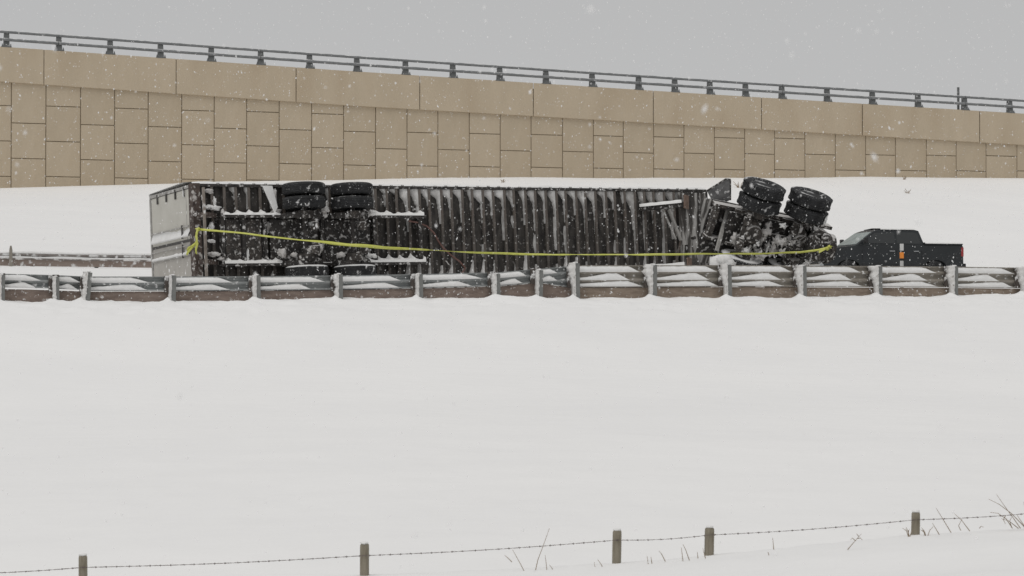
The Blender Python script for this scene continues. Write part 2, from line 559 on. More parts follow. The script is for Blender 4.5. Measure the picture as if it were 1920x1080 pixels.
def ground(X, Y, fine=True):
    g = Yg(X)
    v = Y - g
    zb = base_rail(max(-16, min(18, X)))
    t = min(1.0, max(0.0, (X + 14) / 32.0))
    slope = lerp(0.062, 0.033, t)
    foot = lerp(21.0, 32.0, t)
    if v >= 0:
        road = zb + slope * min(v, foot)
        z = road
        if v > foot:
            yw = Yw(X)
            pxw = 960 + X * F / yw
            zt = CZ + (HZ - interp(BASE_ROW, pxw)) * yw / F
            e = (Y - (g + foot)) / max(4.0, (yw - 0.4 - (g + foot)))
            e = min(1.0, max(0.0, e))
            z = lerp(road, zt, (0.75 * e + 0.25 * (e * e * (3 - 2 * e))))
            z += 0.10 * nz(X, Y, 3.1, 0.22) * smooth(0, .2, e) * (1 - smooth(.8, 1, e))
        if fine:
            z += 0.05 * nz(X * .5, Y, 7.7, 0.5)
    else:
        Yf = 25.0
        fb = fence_base(X)
        if Y > Yf:
            e = (Y - Yf) / (g - Yf)
            low = min(fb, 0.0) - 0.30
            h = lerp(low, zb, e ** 0.92 * 0.82 + 0.18 * smooth(0.55, 1.0, e))
            z = lerp(fb, h, smooth(0.0, 0.045, e))
        else:
            e = (Yf - Y) / Yf
            z = fb + lerp(0.0, 1.0 - fb + 0.3, smooth(0.1, 1.0, e))
            z += 0.03 * math.sin((Y + 0.16 * X) * 2.1 + 0.4) * smooth(0, 0.06, e) * smooth(-1, 3, X)
        if fine:
            z += (0.045 * nz(X * .5, Y, 3.3, 1.1) + 0.03 * nz(X * .7, Y, 8.3, 2.6)) * smooth(-8, -2.0, v)
            z += (0.035 * nz(X * 0.35, Y, 1.3, 0.4) + 0.02 * nz(X * .5, Y, 4.2, 1.6)) * smooth(0, .6, abs(v))
    if fine:
        if abs(v) < 1.6:
            z += 0.045 * nz(X, Y * .4, 9.0, 1.3) + 0.03 * nz(X, Y, 2.0, 4.0) + 0.012 * nz(X, Y, 6.0, 9.0)
            for mx, my in MOUNDS:
                if abs(X - mx) < 1.4:
                    dx, dy = X - (mx - 0.10), Y - (my + 0.02)
                    z += 0.11 * math.exp(-(abs(dx) / 0.10) ** 1.3 - (dy / 0.25) ** 2)
        z += 0.012 * nz(X, Y, 5.0, 2.5)
    return z


def build_ground():
    xs = [-900, -400, -160, -80, -50, -36, -28, -22, -18]
    x = -15.0
    while x < 17.0:
        xs.append(x)
        x += 0.085
    xs += [17.5, 19, 21, 24, 28, 34, 42, 60, 100, 200, 450, 900]
    vv = [-60, -50, -44, -38, -35, -33]
    v = -31.5
    while v < -13.9:
        vv.append(v)
        v += 0.16
    while v < -1.5:
        vv.append(v)
        v += 0.4
    while v < 1.5:
        vv.append(v)
        v += 0.075
    while v < 58:
        vv.append(v)
        v += 0.6
    vv += [62, 70, 90, 140, 300, 900, 2500]
    rows = []
    for v in vv:
        row = []
        for X in xs:
            Xc = max(-60, min(60, X))
            Y = Yg(Xc) + v
            row.append((X, Y, ground(Xc, Y)))
        rows.append(row)
    mb = MB().grid(rows)
    o = mb.build('snow_ground', M['ground'], smooth_='all')
    o['kind'] = 'structure'
    return o


build_ground()


# ------------------------------------------------------------------ retaining wall of the ramp
COP_TOP = [(-720, 39), (-120, 79), (0, 87), (640, 132), (1280, 173.5), (1920, 213), (2020, 219), (2620, 254)]
COP_BOT = [(-720, 99), (-120, 144), (0, 153), (640, 197), (1280, 234), (1920, 272), (2020, 277), (2620, 308)]


def build_wall():
    yb = sum(p[1] for p in WPTS) / len(WPTS)
    root = thing('retaining_wall', 'tan concrete panel retaining wall carrying the sloping ramp above the snowy bank', 'retaining wall',
                 Matrix.Translation((0, yb, 9.0)))
    inv = root.matrix_world.inverted()
    # dark core seen through the joints
    core = MB()
    rows_f, rows_b = [], []
    top, bot, topb, botb = [], [], [], []
    for (X, Y), px in zip(WPTS, WCOL):
        zt = CZ + (HZ - interp(COP_TOP, px)) * Y / F - 0.25
        top.append((X, Y + 0.05, zt)); bot.append((X, Y + 0.05, 6.0))
        topb.append((X, Y + 0.45, zt)); botb.append((X, Y + 0.45, 6.0))
    core.m = inv
    core.grid([bot, top, topb, botb])
    core.build('wall_core', M['joint'], root)
    # courses: two families, offset by half a panel on neighbouring columns
    even = [(20, 230), (150, 233), (277, 236.7), (401, 240), (523, 242), (644, 246), (763, 247.7), (880, 250), (996, 252), (1113, 254),
            (1226, 256.5), (1908, 264)]
    for i in range(len(WCOL) - 1):
        pxc = (WCOL[i] + WCOL[i + 1]) / 2
        (X0, Y0), (X1, Y1) = WPTS[i], WPTS[i + 1]
        Yc = (Y0 + Y1) / 2
        pitch = 1.524
        row = interp(even, pxc)
        zA = CZ + (HZ - row) * Yc / F
        if (i - 9) % 2 == 1:                                 # columns with the joints half a panel higher
            zA += pitch / 2
        zcop = CZ + (HZ - interp(COP_BOT, pxc)) * Yc / F
        ztop = zcop + 0.45
        zlow = CZ + (HZ - interp(BASE_ROW, pxc)) * Yc / F - 0.6
        d = Vector((X1 - X0, Y1 - Y0, 0))
        w = d.length
        d.normalize()
        nrm = Vector((d.y, -d.x, 0))
        z = zA
        while z < ztop:
            z += pitch
        first = True
        while z > zlow:
            hi, lo = min(z, ztop), z - pitch
            z -= pitch
            if first and zcop - lo < 0.34:             # no sliver under the coping: the top panel is taller
                lo -= pitch
                z -= pitch
            first = False
            if hi - lo < 0.06 or lo < zlow - pitch:
                continue
            g = 0.017
            prd = 0.045 + rng.uniform(-0.004, 0.006)
            rot = Matrix(((d.x, -nrm.x, 0), (d.y, -nrm.y, 0), (0, 0, 1))).to_4x4()
            mb = MB()
            t1, t2 = rng.uniform(-.002, .002), rng.uniform(-.002, .002)
            h = hi - lo
            mb.box((g, 0, g), (w - g, 0.09, h - g))
            # a slightly softened edge: chamfer ring
            o = mb.build('panel', M['concrete'] if rng.random() < 0.55 else M['concrete_b'], root, bevel=0.012)
            o.matrix_world = Matrix.Translation(Vector((X0, Y0, lo)) + nrm * (prd - 0.05 + t1)) @ rot
    # coping
    joints = [-690, -520, -350, -120, 82, 330, 555, 787, 1000, 1225, 1428, 1617, 1837, 2040, 2240, 2430, 2580]
    for a, b in zip(joints, joints[1:]):
        n = max(3, int((b - a) / 50))
        fr = []
        for k in range(n + 1):
            px = lerp(a, b, k / n)
            if k == 0:
                px += 0.55
            if k == n:
                px -= 0.55
            Y = Ywall(px)
            X = (px - 960) * Y / F
            zt = CZ + (HZ - interp(COP_TOP, px)) * Y / F
            zb = CZ + (HZ - interp(COP_BOT, px)) * Y / F
            fr.append((X, Y, zt, zb))
        mb = MB()
        vs_, fs = [], []
        for X, Y, zt, zb in fr:
            vs_ += [(X, Y - 0.13, zb), (X, Y - 0.13, zt), (X, Y + 0.25, zt), (X, Y + 0.25, zb)]
        m = len(fr)
        for k in range(m - 1):
            for q in range(4):
                q2 = (q + 1) % 4
                fs.append((k * 4 + q, k * 4 + q2, k * 4 + 4 + q2, k * 4 + 4 + q))
        fs.append((0, 1, 2, 3)); fs.append(tuple(4 * (m - 1) + q for q in (3, 2, 1, 0)))
        mb.m = inv
        mb.push(vs_, fs)
        mb.build('coping_panel', M['coping'], root, bevel=0.02)
    # the road on top
    l, r_ = [], []
    for (X, Y), px in zip(WPTS, WCOL):
        zt = CZ + (HZ - interp(COP_TOP, px)) * Y / F - 0.7
        l.append((X, Y + 0.46, zt)); r_.append((X - 3, Y + 12, zt))
    o = MB().grid([l, r_]).build('ramp_road', M['asphalt'])
    o['kind'] = 'structure'
    b2 = [(p[0], p[1], 5.0) for p in r_]
    o = MB().grid([r_, b2]).build('ramp_bank', M['ground'])
    o['kind'] = 'structure'
    return root


build_wall()


def build_railing():
    pp = [(-85, 84), (10, 88), (109, 94), (205, 101), (300, 108), (395, 114), (488, 120), (580, 126), (669, 132), (760, 138), (849, 144.5), (937, 151), (1024, 157),
          (1111, 163), (1198, 168.5), (1266, 173), (1332, 177.5), (1399, 181.5), (1467, 185), (1552, 191), (1637, 196.5), (1723, 202), (1810, 207), (1895, 212), (1980, 217)]
    c = P(960, 150, Ywall(960))
    root = thing('bridge_railing', 'grey two-bar steel railing on short posts along the top of the tan wall', 'railing', Matrix.Translation(c))
    inv = root.matrix_world.inverted()
    # the post, once
    pm = MB()
    pm.push([(-.13, -.12, 0), (.13, -.12, 0), (.13, .14, 0), (-.13, .14, 0), (-.105, -.02, .70), (.105, -.02, .70), (.105, .14, .70), (-.105, .14, .70)],
            [(0, 3, 2, 1), (4, 5, 6, 7), (0, 1, 5, 4), (1, 2, 6, 5), (2, 3, 7, 6), (3, 0, 4, 7)])
    pme = pm.mesh('post', M['deck_post'])
    bm_ = MB()
    bm_.box((-.21, -.15, -.01), (.21, .16, .035))
    bme = bm_.mesh('base_plate', M['deck_post'])
    nm = MB()
    nm.lathe([(.03, 0), (.03, .05), (.018, .05), (.018, .11)], 8)
    nme = nm.mesh('bolt', M['deck_post'])
    pp = [(-85 - 96 * k, 0) for k in range(6, 0, -1)] + pp + [(1980 + 85 * k, 0) for k in range(1, 8)]
    up, lo = [], []
    for px, row in pp:
        Y = Ywall(px)
        X = (px - 960) * Y / F
        z = CZ + (HZ - interp(COP_TOP, px)) * Y / F + 0.0
        yaw = math.atan2(Yw(X + .5) - Yw(X - .5), 1.0)
        o = obj('post', pme, root)
        o.matrix_world = Matrix.Translation((X, Y + 0.02, z)) @ Matrix.Rotation(yaw, 4, 'Z') @ Matrix.Rotation(R(rng.uniform(-1.0, 1.0)), 4, 'Y')
        q = obj('base_plate', bme, o)
        for sx in (-1, 1):
            b_ = obj('bolt', nme, o)
            b_.location = (.175 * sx, -.09, .03)
        up.append(Vector((X, Y - 0.04, z + 0.655)))
        lo.append(Vector((X, Y - 0.12, z + 0.315)))
    for pts in (up, lo):
        for k in range(0, len(pts) - 1, 4):
            seg = pts[k:k + 5]
            mb = MB()
            mb.m = inv
            seg = [p.copy() for p in seg]
            seg[0] += (seg[1] - seg[0]).normalized() * 0.012
            seg[-1] -= (seg[-1] - seg[-2]).normalized() * 0.012
            mb.tube(seg, 0.062 if pts is up else 0.068, 10)
            mb.build('rail', M['deck_rail'], root, smooth_=True)
    # lone sign post behind the railing
    Y = Ywall(1798) + 0.40
    a, b = P(1798, 207, Y), P(1798, 163, Y)
    mb = MB()
    mb.box((-.055, -.03, -.7), (.055, -.018, b.z - a.z))
    mb.box((-.055, -.018, -.7), (-.043, .04, b.z - a.z))
    mb.box((.043, -.018, -.7), (.055, .04, b.z - a.z))
    o = mb.build('sign_post', M['deck_post'])
    o.location = a
    tag(o, 'lone dark steel post standing taller than the ramp railing', 'post')


build_railing()


# ------------------------------------------------------------------ near guardrail
W_PROF = [(0.0, 0.0), (0.008, -.016), (0.078, -.05), (0.08, -.10), (0.008, -.137), (0.0, -.156), (0.008, -.175), (0.08, -.212), (0.078, -.262), (0.008, -.296), (0.0, -.312),
          (0.0, -.3125), (0.0, -.313), (0.0, -.3135), (0.0, -.314), (0.0, -.3145)]
T_PROF = [(0.0, 0.0), (0.008, -.016), (0.078, -.05), (0.08, -.10), (0.008, -.137), (0.0, -.158), (0.008, -.180), (0.08, -.215), (0.08, -.285), (0.008, -.325), (0.0, -.346),
          (0.008, -.366), (0.08, -.405), (0.078, -.455), (0.008, -.492), (0.0, -.508)]


def prof_mix(t):
    return [(lerp(a[0], b[0], t), lerp(a[1], b[1], t)) for a, b in zip(W_PROF, T_PROF)]


RAIL_TOP = [(-100, 512), (0, 513), (108, 516), (160, 518.5), (330, 518.5), (485, 518), (640, 516.5), (790, 514), (935, 510.5), (1012, 504), (1083, 497.5),
            (1226, 497.5), (1370, 497), (1508, 498), (1650, 499), (1791, 500), (1925, 502), (2060, 503)]


def thrie(px):
    return smooth(1000, 1084, px)


def rail_frame(px, off=0.30):
    X, Y = at_rail(px, off)
    z = CZ + (HZ - interp(RAIL_TOP, px)) * Y / F
    return Vector((X, Y, z))


def build_guardrail():
    o0 = Vector((*at_rail(960), base_rail(0)))
    root = thing('guardrail', 'long steel guardrail with snow packed in its hollows in front of the overturned trailer', 'guardrail', Matrix.Translation(o0))
    inv = root.matrix_world.inverted()
    along = Vector((1, GS, 0)).normalized()
    back = Vector((-along.y, along.x, 0))
    pxs = [p[0] for p in NEAR_POSTS]
    # beams: one panel per two bays
    splits = [-60, 160, 484, 789, 1012, 1083, 1368, 1650, 1925, 2055]
    for a, b in zip(splits, splits[1:]):
        n = max(4, int((b - a) / 14))
        rows = []
        for k in range(n + 1):
            px = lerp(a - 2.5, b + 2.5, k / n)
            c = rail_frame(px) + back * (0.004 if splits.index(a) % 2 else 0.0)
            t = thrie(px)
            dent = 0.0
            if px < 170:
                dent = 0.03 * math.sin(px * 0.05)
            rows.append([c + back * (d + dent * (0.5 + 3 * abs(z))) + Vector((0, 0, z * (0.93 if px < 170 else 1))) for d, z in prof_mix(t)])
        mb = MB()
        mb.m = inv
        mb.grid(rows)
        tb = b > 1083
        o = mb.build('rail_panel', M['galv_brown'] if tb else M['galv'], root, smooth_='all')
        s = o.modifiers.new('thick', 'SOLIDIFY')
        s.thickness = 0.005
        s.offset = 0
    # posts, blockouts, snow on posts
    for i, (px, ytop, ybot) in enumerate(NEAR_POSTS):
        X, Y = at_rail(px)
        zt = CZ + (HZ - ytop - 2.5) * Y / F
        zb = CZ + (HZ - ybot) * Y / F - 0.45
        big = px > 1070
        tilt = {160: R(5), 323: R(1.5), 108: R(-1)}.get(px, R(rng.uniform(-1.2, 1.6)))
        T = Matrix.Translation((X, Y, zb)) @ Matrix.Rotation(math.atan(GS), 4, 'Z') @ Matrix.Rotation(tilt, 4, 'Y')
        h = zt - zb
        fw = 0.066 if big else 0.06
        if px in (5, 108, -60):
            fw, h = 0.045, h - 0.02
        mb = MB()
        mb.box((-fw, -.02, 0), (fw, -.008, h))
        mb.box((-fw, .14, 0), (fw, .152, h - .004))
        mb.box((-.006, -.008, 0), (.006, .14, h - .002))
        po = mb.build('post', M['post'], root)
        po.matrix_world = T
        bh = 0.50 if big else 0.34
        mb = MB()
        rt = CZ + (HZ - interp(RAIL_TOP, px)) * Y / F - zb
        mb.box((-.16, .155, rt - bh + 0.0), (.06, .292, rt + 0.015))
        mb.build('blockout', M['block'], po, bevel=0.01)
        # plastered snow on the windward side of post and block
        mb = MB()
        nrow = 34
        rows_a, rows_b = [], []
        top_z, bot_z = h + 0.015, 0.40
        w0 = rng.uniform(0.02, 0.065) if px not in (5, 108) else 0.04
        for k in range(nrow + 1):
            z = lerp(top_z, bot_z, k / nrow)
            u = k / nrow
            w = w0 * (0.75 + 0.6 * nz(px, z * 5, 1.0, 1.0) + 0.55 * nz(px, z * 19, 2.0, 1.0))
            if big:
                w = (w + .035) * (1.6 - 1.35 * smooth(0.2, 0.7, u) + 0.3 * smooth(.85, 1, u)) * (1 + .5 * nz(px, z * 9, 8.0))
            w = max(0.008, w)
            dep = 0.01 + 0.012 * nz(px, z * 9, 3.0)
            rows_a.append([(-fw - w, 0.16, z), (-fw - w * 0.85, 0.02 + dep, z), (-fw * 0.9, -0.045 + dep, z), (-fw * 0.55 + .02 * nz(px, z * 12, 6), -0.030, z)])
        mb.grid(rows_a)
        s = mb.build('snow_cake', M['cake'], po, smooth_='all', kind='stuff')
        md = s.modifiers.new('thick', 'SOLIDIFY')
        md.thickness = 0.012
        # cap
        mb = MB()
        mb.blob((-.02, .05, h + .012), (fw * .9, .10, .020), i, 0.6, 5, 10)
        mb.build('snow_cap', M['snow'], po, smooth_='all', kind='stuff')
    # rub boards beneath
    for a, b in zip(pxs, pxs[1:]):
        mb = MB()
        mb.m = inv
        rows = []
        n = 6
        tt = thrie((a + b) / 2)
        fr = []
        for k in range(n + 1):
            px = lerp(a + .4, b - .4, k / n)
            c = rail_frame(px)
            zt = c.z + prof_mix(thrie(px))[-1][1] - 0.012 * (1 + 0.4 * nz(px * .03, 0, 0))
            zbb = base_rail(c.x) - 0.25
            fr.append((c, zt, zbb))
        vs_, fs = [], []
        for c, zt, zbb in fr:
            p0, p1 = c + back * 0.035, c + back * 0.10
            vs_ += [(p0.x, p0.y, zbb), (p0.x, p0.y, zt), (p1.x, p1.y, zt), (p1.x, p1.y, zbb)]
        for k in range(n):
            for q in range(4):
                q2 = (q + 1) % 4
                fs.append((k * 4 + q, k * 4 + q2, k * 4 + 4 + q2, k * 4 + 4 + q))
        fs.append((0, 1, 2, 3)); fs.append(tuple(4 * n + q for q in (3, 2, 1, 0)))
        mb.push(vs_, fs)
        mb.build('rub_board', M['curb_r'] if a >= 1083 else M['curb'], root)
    # snow lying in the hollows of the beam, tapering before the next post
    for i, (a, b) in enumerate(zip(pxs, pxs[1:])):
        holl = [(1, 4)] + [(6, 9)]
        if a >= 1083:
            holl = [(1, 5), (6, 10), (11, 14)]
        if a == 1012:
            holl = [(1, 4), (6, 9)]
        mb = MB()
        mb.m = inv
        for hi_, (q0, q1) in enumerate(holl):
            end = rng.uniform(0.70, 0.86) if hi_ != 1 else rng.uniform(0.62, 0.76)
            peak = end - rng.uniform(0.14, 0.24)
            if a < 160:
                end, peak = rng.uniform(.55, .9), .4
            if a == 1012:
                end, peak = 0.5, 0.25
            if b - a < 90 and a > 900:
                end *= 0.95
            n = 26
            rows = []
            low_start = 0.35 if (hi_ == 1 and a >= 1083) else (0.55 if hi_ >= 1 else 0.95)
            for k in range(n + 1):
                t = lerp(0.02, end, k / n)
                px = lerp(a, b, t)
                c = rail_frame(px)
                pr = prof_mix(thrie(px))
                if q1 >= len(pr):
                    continue
                zt, zb_ = pr[q0][1] + 0.004, pr[q1][1] + 0.002
                f = lerp(low_start, 1.0, smooth(0, peak, t)) if t < peak else 1 - ((t - peak) / (end - peak)) ** 1.15
                f = max(0.0, f * (1 + 0.10 * nz(px * 0.09, hi_ * 7.0, i)))
                zz = lerp(zb_, zt, min(1.0, f))
                dm = -0.006 - 0.010 * f * (0.6 + nz(px * 0.15, 2.0 * hi_, 5))
                rows.append([c + back * 0.07 + Vector((0, 0, zz - 0.004)), c + back * (0.024 + dm) + Vector((0, 0, zz - .002)),
                             c + back * (0.004 + dm) + Vector((0, 0, lerp(zb_, zz, 0.6))),
                             c + back * (-0.002 + dm) + Vector((0, 0, lerp(zb_, zz, 0.2))), c + back * 0.003 + Vector((0, 0, zb_ - 0.003))])
            if len(rows) > 2:
                mb.grid(rows)
        mb.build('snow_drift', M['snow'], root, smooth_='all', kind='stuff')
    return root


build_guardrail()


def build_far_rail():
    Y0 = 64.0
    o0 = P(140, 492, Y0)
    root = thing('guardrail', 'low snow-buried guardrail on the far road edge behind the white trailer doors', 'guardrail', Matrix.Translation(o0))
    inv = root.matrix_world.inverted()
    top = [(-140, 473), (0, 473.5), (60, 474), (140, 476), (280, 477.5), (470, 480)]
    bot = [(-140, 482), (0, 484), (140, 486), (280, 488), (470, 490)]

    def yy(px):
        return Y0 + 0.006 * (px - 140)
    cuts = [-140, 60, 255, 460]
    for a, b in zip(cuts, cuts[1:]):
        rows, vs_, fs = [], [], []
        n = 12
        for k in range(n + 1):
            px = lerp(a, b, k / n)
            Y = yy(px)
            p = P(px, interp(top, px), Y)
            rows.append([p + Vector((0, -d, z * 0.66)) for d, z in W_PROF[:11]])
            q0, q1 = P(px, interp(bot, px), Y + 0.03), P(px, interp(bot, px) + 14, Y + 0.03)
            vs_ += [q1, q0, q0 + Vector((0, .06, 0)), q1 + Vector((0, .06, 0))]
        mb = MB(); mb.m = inv
        mb.grid(rows)
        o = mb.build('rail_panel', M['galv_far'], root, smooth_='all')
        s = o.modifiers.new('thick', 'SOLIDIFY'); s.thickness = 0.006
        for k in range(n):
            for q in range(4):
                q2 = (q + 1) % 4
                fs.append((k * 4 + q, k * 4 + q2, k * 4 + 4 + q2, k * 4 + 4 + q))
        mb = MB(); mb.m = inv
        mb.push(vs_, fs)
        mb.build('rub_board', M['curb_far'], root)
        # a thin line of snow along the beam
        mb = MB(); mb.m = inv
        for f_, q_ in ((0.05, 1), (0.72, 8)):
            rr = []
            for k in range(n * 2 + 1):
                px = lerp(a, b, k / (2 * n))
                p = P(px, interp(top, px), yy(px)) + Vector((0, 0, -.205 * f_))
                th = 0.05 + 0.03 * nz(px * .02, f_ * 9, 2)
                rr.append([p + Vector((0, -.02, th)), p + Vector((0, -.095, th * .5)), p + Vector((0, -.09, -.012)), p + Vector((0, -.02, -.02))])
            mb.grid(rr)
        mb.build('snow_drift', M['snow'], root, smooth_='all', kind='stuff')
    for px in (-60, 60, 180, 300, 420):
        p = P(px, interp(top, px), yy(px) + 0.12)
        mb = MB(); mb.m = inv
        mb.box((p.x - .05, p.y, p.z - 1.0), (p.x + .05, p.y + .12, p.z + 0.01))
        mb.build('post', M['post'], root)
    # stub of a marker post clipped to it
    p = P(20, 486, yy(20) - 0.16)
    mb = MB()
    mb.prism([(-.045, -.25), (.045, -.25), (.045, .28), (.02, .40), (-.02, .40), (-.045, .28)], -.012, .012)
    o = mb.build('marker_post', M['galv_brown'])
    o.location = p
    tag(o, 'short weathered marker stake by the far snow-buried guardrail', 'marker')


build_far_rail()


# ------------------------------------------------------------------ wheels
def tire_mesh(r, w, mtl, n=40, lugs=False):
    """A tyre turned about z, centred, with tread grooves."""
    hw = w / 2
    prof = [(r * .56, -hw * .72), (r * .60, -hw * .88), (r * .76, -hw), (r * .86, -hw * .97), (r * .93, -hw * .89), (r * .975, -hw * .76)]
    g = [-.62, -.40, -.36, -.13, -.09, .09, .13, .36, .40, .62]
    for k, q in enumerate(g):
        deep = k in (1, 2, 3, 4, 5, 6, 7, 8)
        prof.append((r, hw * q))
        if k in (1, 3, 5, 7):
            prof.append((r - .018, hw * (q + .008)))
            prof.append((r - .018, hw * (g[k + 1] - .008)))
    prof += [(r * .975, hw * .76), (r * .93, hw * .89), (r * .86, hw * .97), (r * .76, hw), (r * .60, hw * .88), (r * .56, hw * .72)]
    mb = MB().lathe(prof, n)
    if lugs:                                   # shoulder lugs
        for k in range(46):
            t = 2 * math.pi * k / 46
            for sg in (-1, 1):
                c_ = Vector((r * .985 * math.cos(t), r * .985 * math.sin(t), sg * hw * .60))
                mb.box(c_ - Vector((.018, .018, hw * .15)), c_ + Vector((.018, .018, hw * .15)), Euler((0, 0, t)).to_matrix())
    return mb.mesh('tire', mtl, True)


def rim_mesh(r, w):
    hw = w / 2
    mb = MB().lathe([(r * .50, -hw * .7), (r * .575, -hw * .72), (r * .575, hw * .72), (r * .54, hw * .74), (r * .50, hw * .45), (r * .36, hw * .10), (r * .30, hw * .12),
                     (r * .22, hw * .3), (r * .20, hw * .62), (r * .05, hw * .66)], 28)
    for k in range(8):
        t = 2 * math.pi * k / 8
        mb.lathe([(.02, hw * .1), (.02, hw * .3), (.012, hw * .32)], 6, 'z', (r * .30 * math.cos(t), r * .30 * math.sin(t), 0))
    return mb.mesh('rim', M['rim'], True)


TR = 0.515
T_PLAIN = tire_mesh(TR, 0.285, M['tire'])
T_SNOW = tire_mesh(TR, 0.285, M['tire_snow'])
RIM = rim_mesh(TR, 0.285)


TW_PLAIN = tire_mesh(.535, 0.335, M['tire'], lugs=True)
TW_SNOW = tire_mesh(.535, 0.335, M['tire_snow'], lugs=True)


def wheel(parent, at, snowy=False, flip=False, wide=False):
    o = obj('tire', (TW_SNOW if snowy else TW_PLAIN) if wide else (T_SNOW if snowy else T_PLAIN), parent)
    o.location = at
    if flip:
        o.rotation_euler = (math.pi, 0, rng.uniform(0, 3))
    else:
        o.rotation_euler = (0, 0, rng.uniform(0, 3))
    obj('rim', RIM, o)
    return o


# ------------------------------------------------------------------ the overturned trailer
PSI = R(30)
TL, TW, TH = 14.65, 2.6, 2.75            # length, width (now upright), height (now lying away from the camera)
T0 = P(368, 553, 50.0)
TM = Matrix.Translation(T0) @ Matrix.Rotation(PSI, 4, 'Z') @ Matrix.Rotation(R(-1.2), 4, 'Y') @ Matrix.Rotation(R(-3.0), 4, 'X')


def lx_at(px, ly=0.0):
    """Place along the trailer where it shows in a photo column."""
    u = (px - 960) / F
    c, s = math.cos(PSI), math.sin(PSI)
    return (u * (T0.y + ly * c) - T0.x + ly * s) / (c - u * s)


def build_trailer():
    root = thing('semi_trailer', 'white box semi-trailer overturned on its side with its black snow-caked underside showing', 'semi-trailer', TM)
    # shell: side walls, roof, front wall, floor
    MB().box((0.05, 0.03, TW - .04), (TL, TH, TW)).build('side_wall', M['white_panel'], root)
    MB().box((0.05, 0.03, 0.0), (TL, TH, 0.04)).build('side_wall', M['white_panel'], root)
    MB().box((0.05, TH - .04, 0.041), (TL, TH - .001, TW - .041)).build('roof', M['white_panel'], root)
    MB().box((TL - .05, 0.04, 0.042), (TL - .002, TH - .042, TW - .042)).build('front_wall', M['white_panel'], root)
    MB().box((0.06, 0.0, 0.05), (TL - .06, 0.028, TW - .05)).build('floor', M['floor'], root)
    # bottom rails along both long edges
    for z0, z1 in ((TW - .055, TW + .012), (-.012, .055)):
        mb = MB()
        mb.box((0.05, -.125, z0), (TL, 0.16, z1))
        mb.build('bottom_rail', M['chassis'], root, bevel=0.008)
    # rivet-like tie rings on the upper rail
    for k in range(46):
        x = 0.6 + k * 0.305
        mb = MB()
        mb.box((x - .03, -.13, TW + .012), (x + .03, -.02, TW + .035))
        if k == 0:
            me = mb.mesh('rail_clip', M['chassis'])
        o = obj('rail_clip', me, root)
        o.location = (k * 0.305, 0, rng.uniform(-.012, .006))
    # cross-members (I-beams) every foot
    mb = MB()
    mb.box((-.004, -.10, .056), (.004, -.004, TW - .056))
    mb.box((-.034, -.108, .056), (.034, -.10, TW - .056))
    me = mb.mesh('cross_member', M['member'])
    N = 46
    for k in range(N):
        o = obj('cross_member', me, root)
        o.location = (0.45 + k * 0.305 + rng.uniform(-.018, .018), rng.uniform(-.004, .004), 0)
        o.rotation_euler = (0, R(rng.uniform(-.35, .35)), 0)
    # snow plastered between the members
    mb = MB()
    mg = MB()
    for k in range(N - 1):
        x0, x1 = 0.45 + k * 0.305, 0.45 + (k + 1) * 0.305
        tgt = mb
        reach = rng.uniform(0.7, 1.4)
        amount = rng.uniform(0.55, 0.95)
        low = rng.uniform(0.55, 0.95)
        if rng.random() < .15:
            amount *= .45
        px = 368 + (x0 / TL) * 960
        if x0 < 5.2:
            reach *= 0.55
            amount *= 0.55
            low *= 0.6
            if rng.random() < .3:
                continue
        if 8.6 < x0 < 11.9:
            amount *= 0.75
            reach *= 0.85
        if x0 > 11.9:
            tgt = mg
            reach *= 1.25
        rows = []
        n = 36
        for q in range(n + 1):
            z = lerp(TW - .06, TW - .06 - reach, q / n)
            u = q / n
            f = amount * (0.96 * (1 - smooth(0.02, 0.34, u)) + 0.36 * (1 - u) ** 1.25) * (1 + 0.55 * nz(k * 3.1, z * 2.4, 0.0)) + 0.10 * nz(k * 1.7, z * 13, 4.0)
            f = min(1.0, max(0.03, f))
            xr = x1 - .006
            xl = lerp(xr, x0 + .008, f)
            rows.append([(xr, -.095, z), (lerp(xr, xl, .5), -.080 + .01 * nz(k, z * 5, 1), z), (xl + .012, -.035, z), (xl, 0.002, z)])
        tgt.grid(rows)
        rows = []
        for q in range(25):
            u = q / 24
            z = lerp(low, 0.06, u)
            f = (0.06 + 0.90 * u ** 1.6) * (1 + 0.5 * nz(k * 5.3, z * 3.0, 7.0)) + 0.08 * nz(k * 2.2, z * 14, 9.0)
            f = min(1.0, max(0.03, f))
            xr = x1 - .006
            xl = lerp(xr, x0 + .008, f)
            rows.append([(xr, -.10, z), (lerp(xr, xl, .5), -.088, z), (xl + .012, -.04, z), (xl, 0.002, z)])
        tgt.grid(rows)
        # thin smear on the beam flank
        if rng.random() < 0.25:
            rows = []
            za = rng.uniform(0.5, 1.6)
            zb = za + rng.uniform(.3, .9)
            for q in range(13):
                z = lerp(za, zb, q / 12)
                w = 0.03 + 0.05 * max(0, nz(k * 1.1, z * 3, 2)) + .02 * math.sin(math.pi * q / 12)
                rows.append([(x1 - .006, -.07, z), (x1 - .006 - w, -.01, z)])
            mg.grid(rows)
    mb.build('packed_snow', M['smear'], root, smooth_='all', kind='stuff')
    mg.build('packed_snow', M['grey_snow'], root, smooth_='all', kind='stuff')

    # ---- rear end: sill, doors, bumper
    MB().box((-.06, -.16, -.015), (.13, 0.12, TW + .02)).build('rear_sill', M['rust'], root, bevel=0.01)
    for z0, z1 in ((TW - .07, TW + .006), (-.006, .07)):
        MB().box((-.05, .122, z0), (.07, TH, z1)).build('door_post', M['frame_grey'], root, bevel=0.01)
    MB().box((-.05, TH - .07, .072), (.07, TH + .01, TW - .072)).build('door_header', M['frame_grey'], root, bevel=0.01)
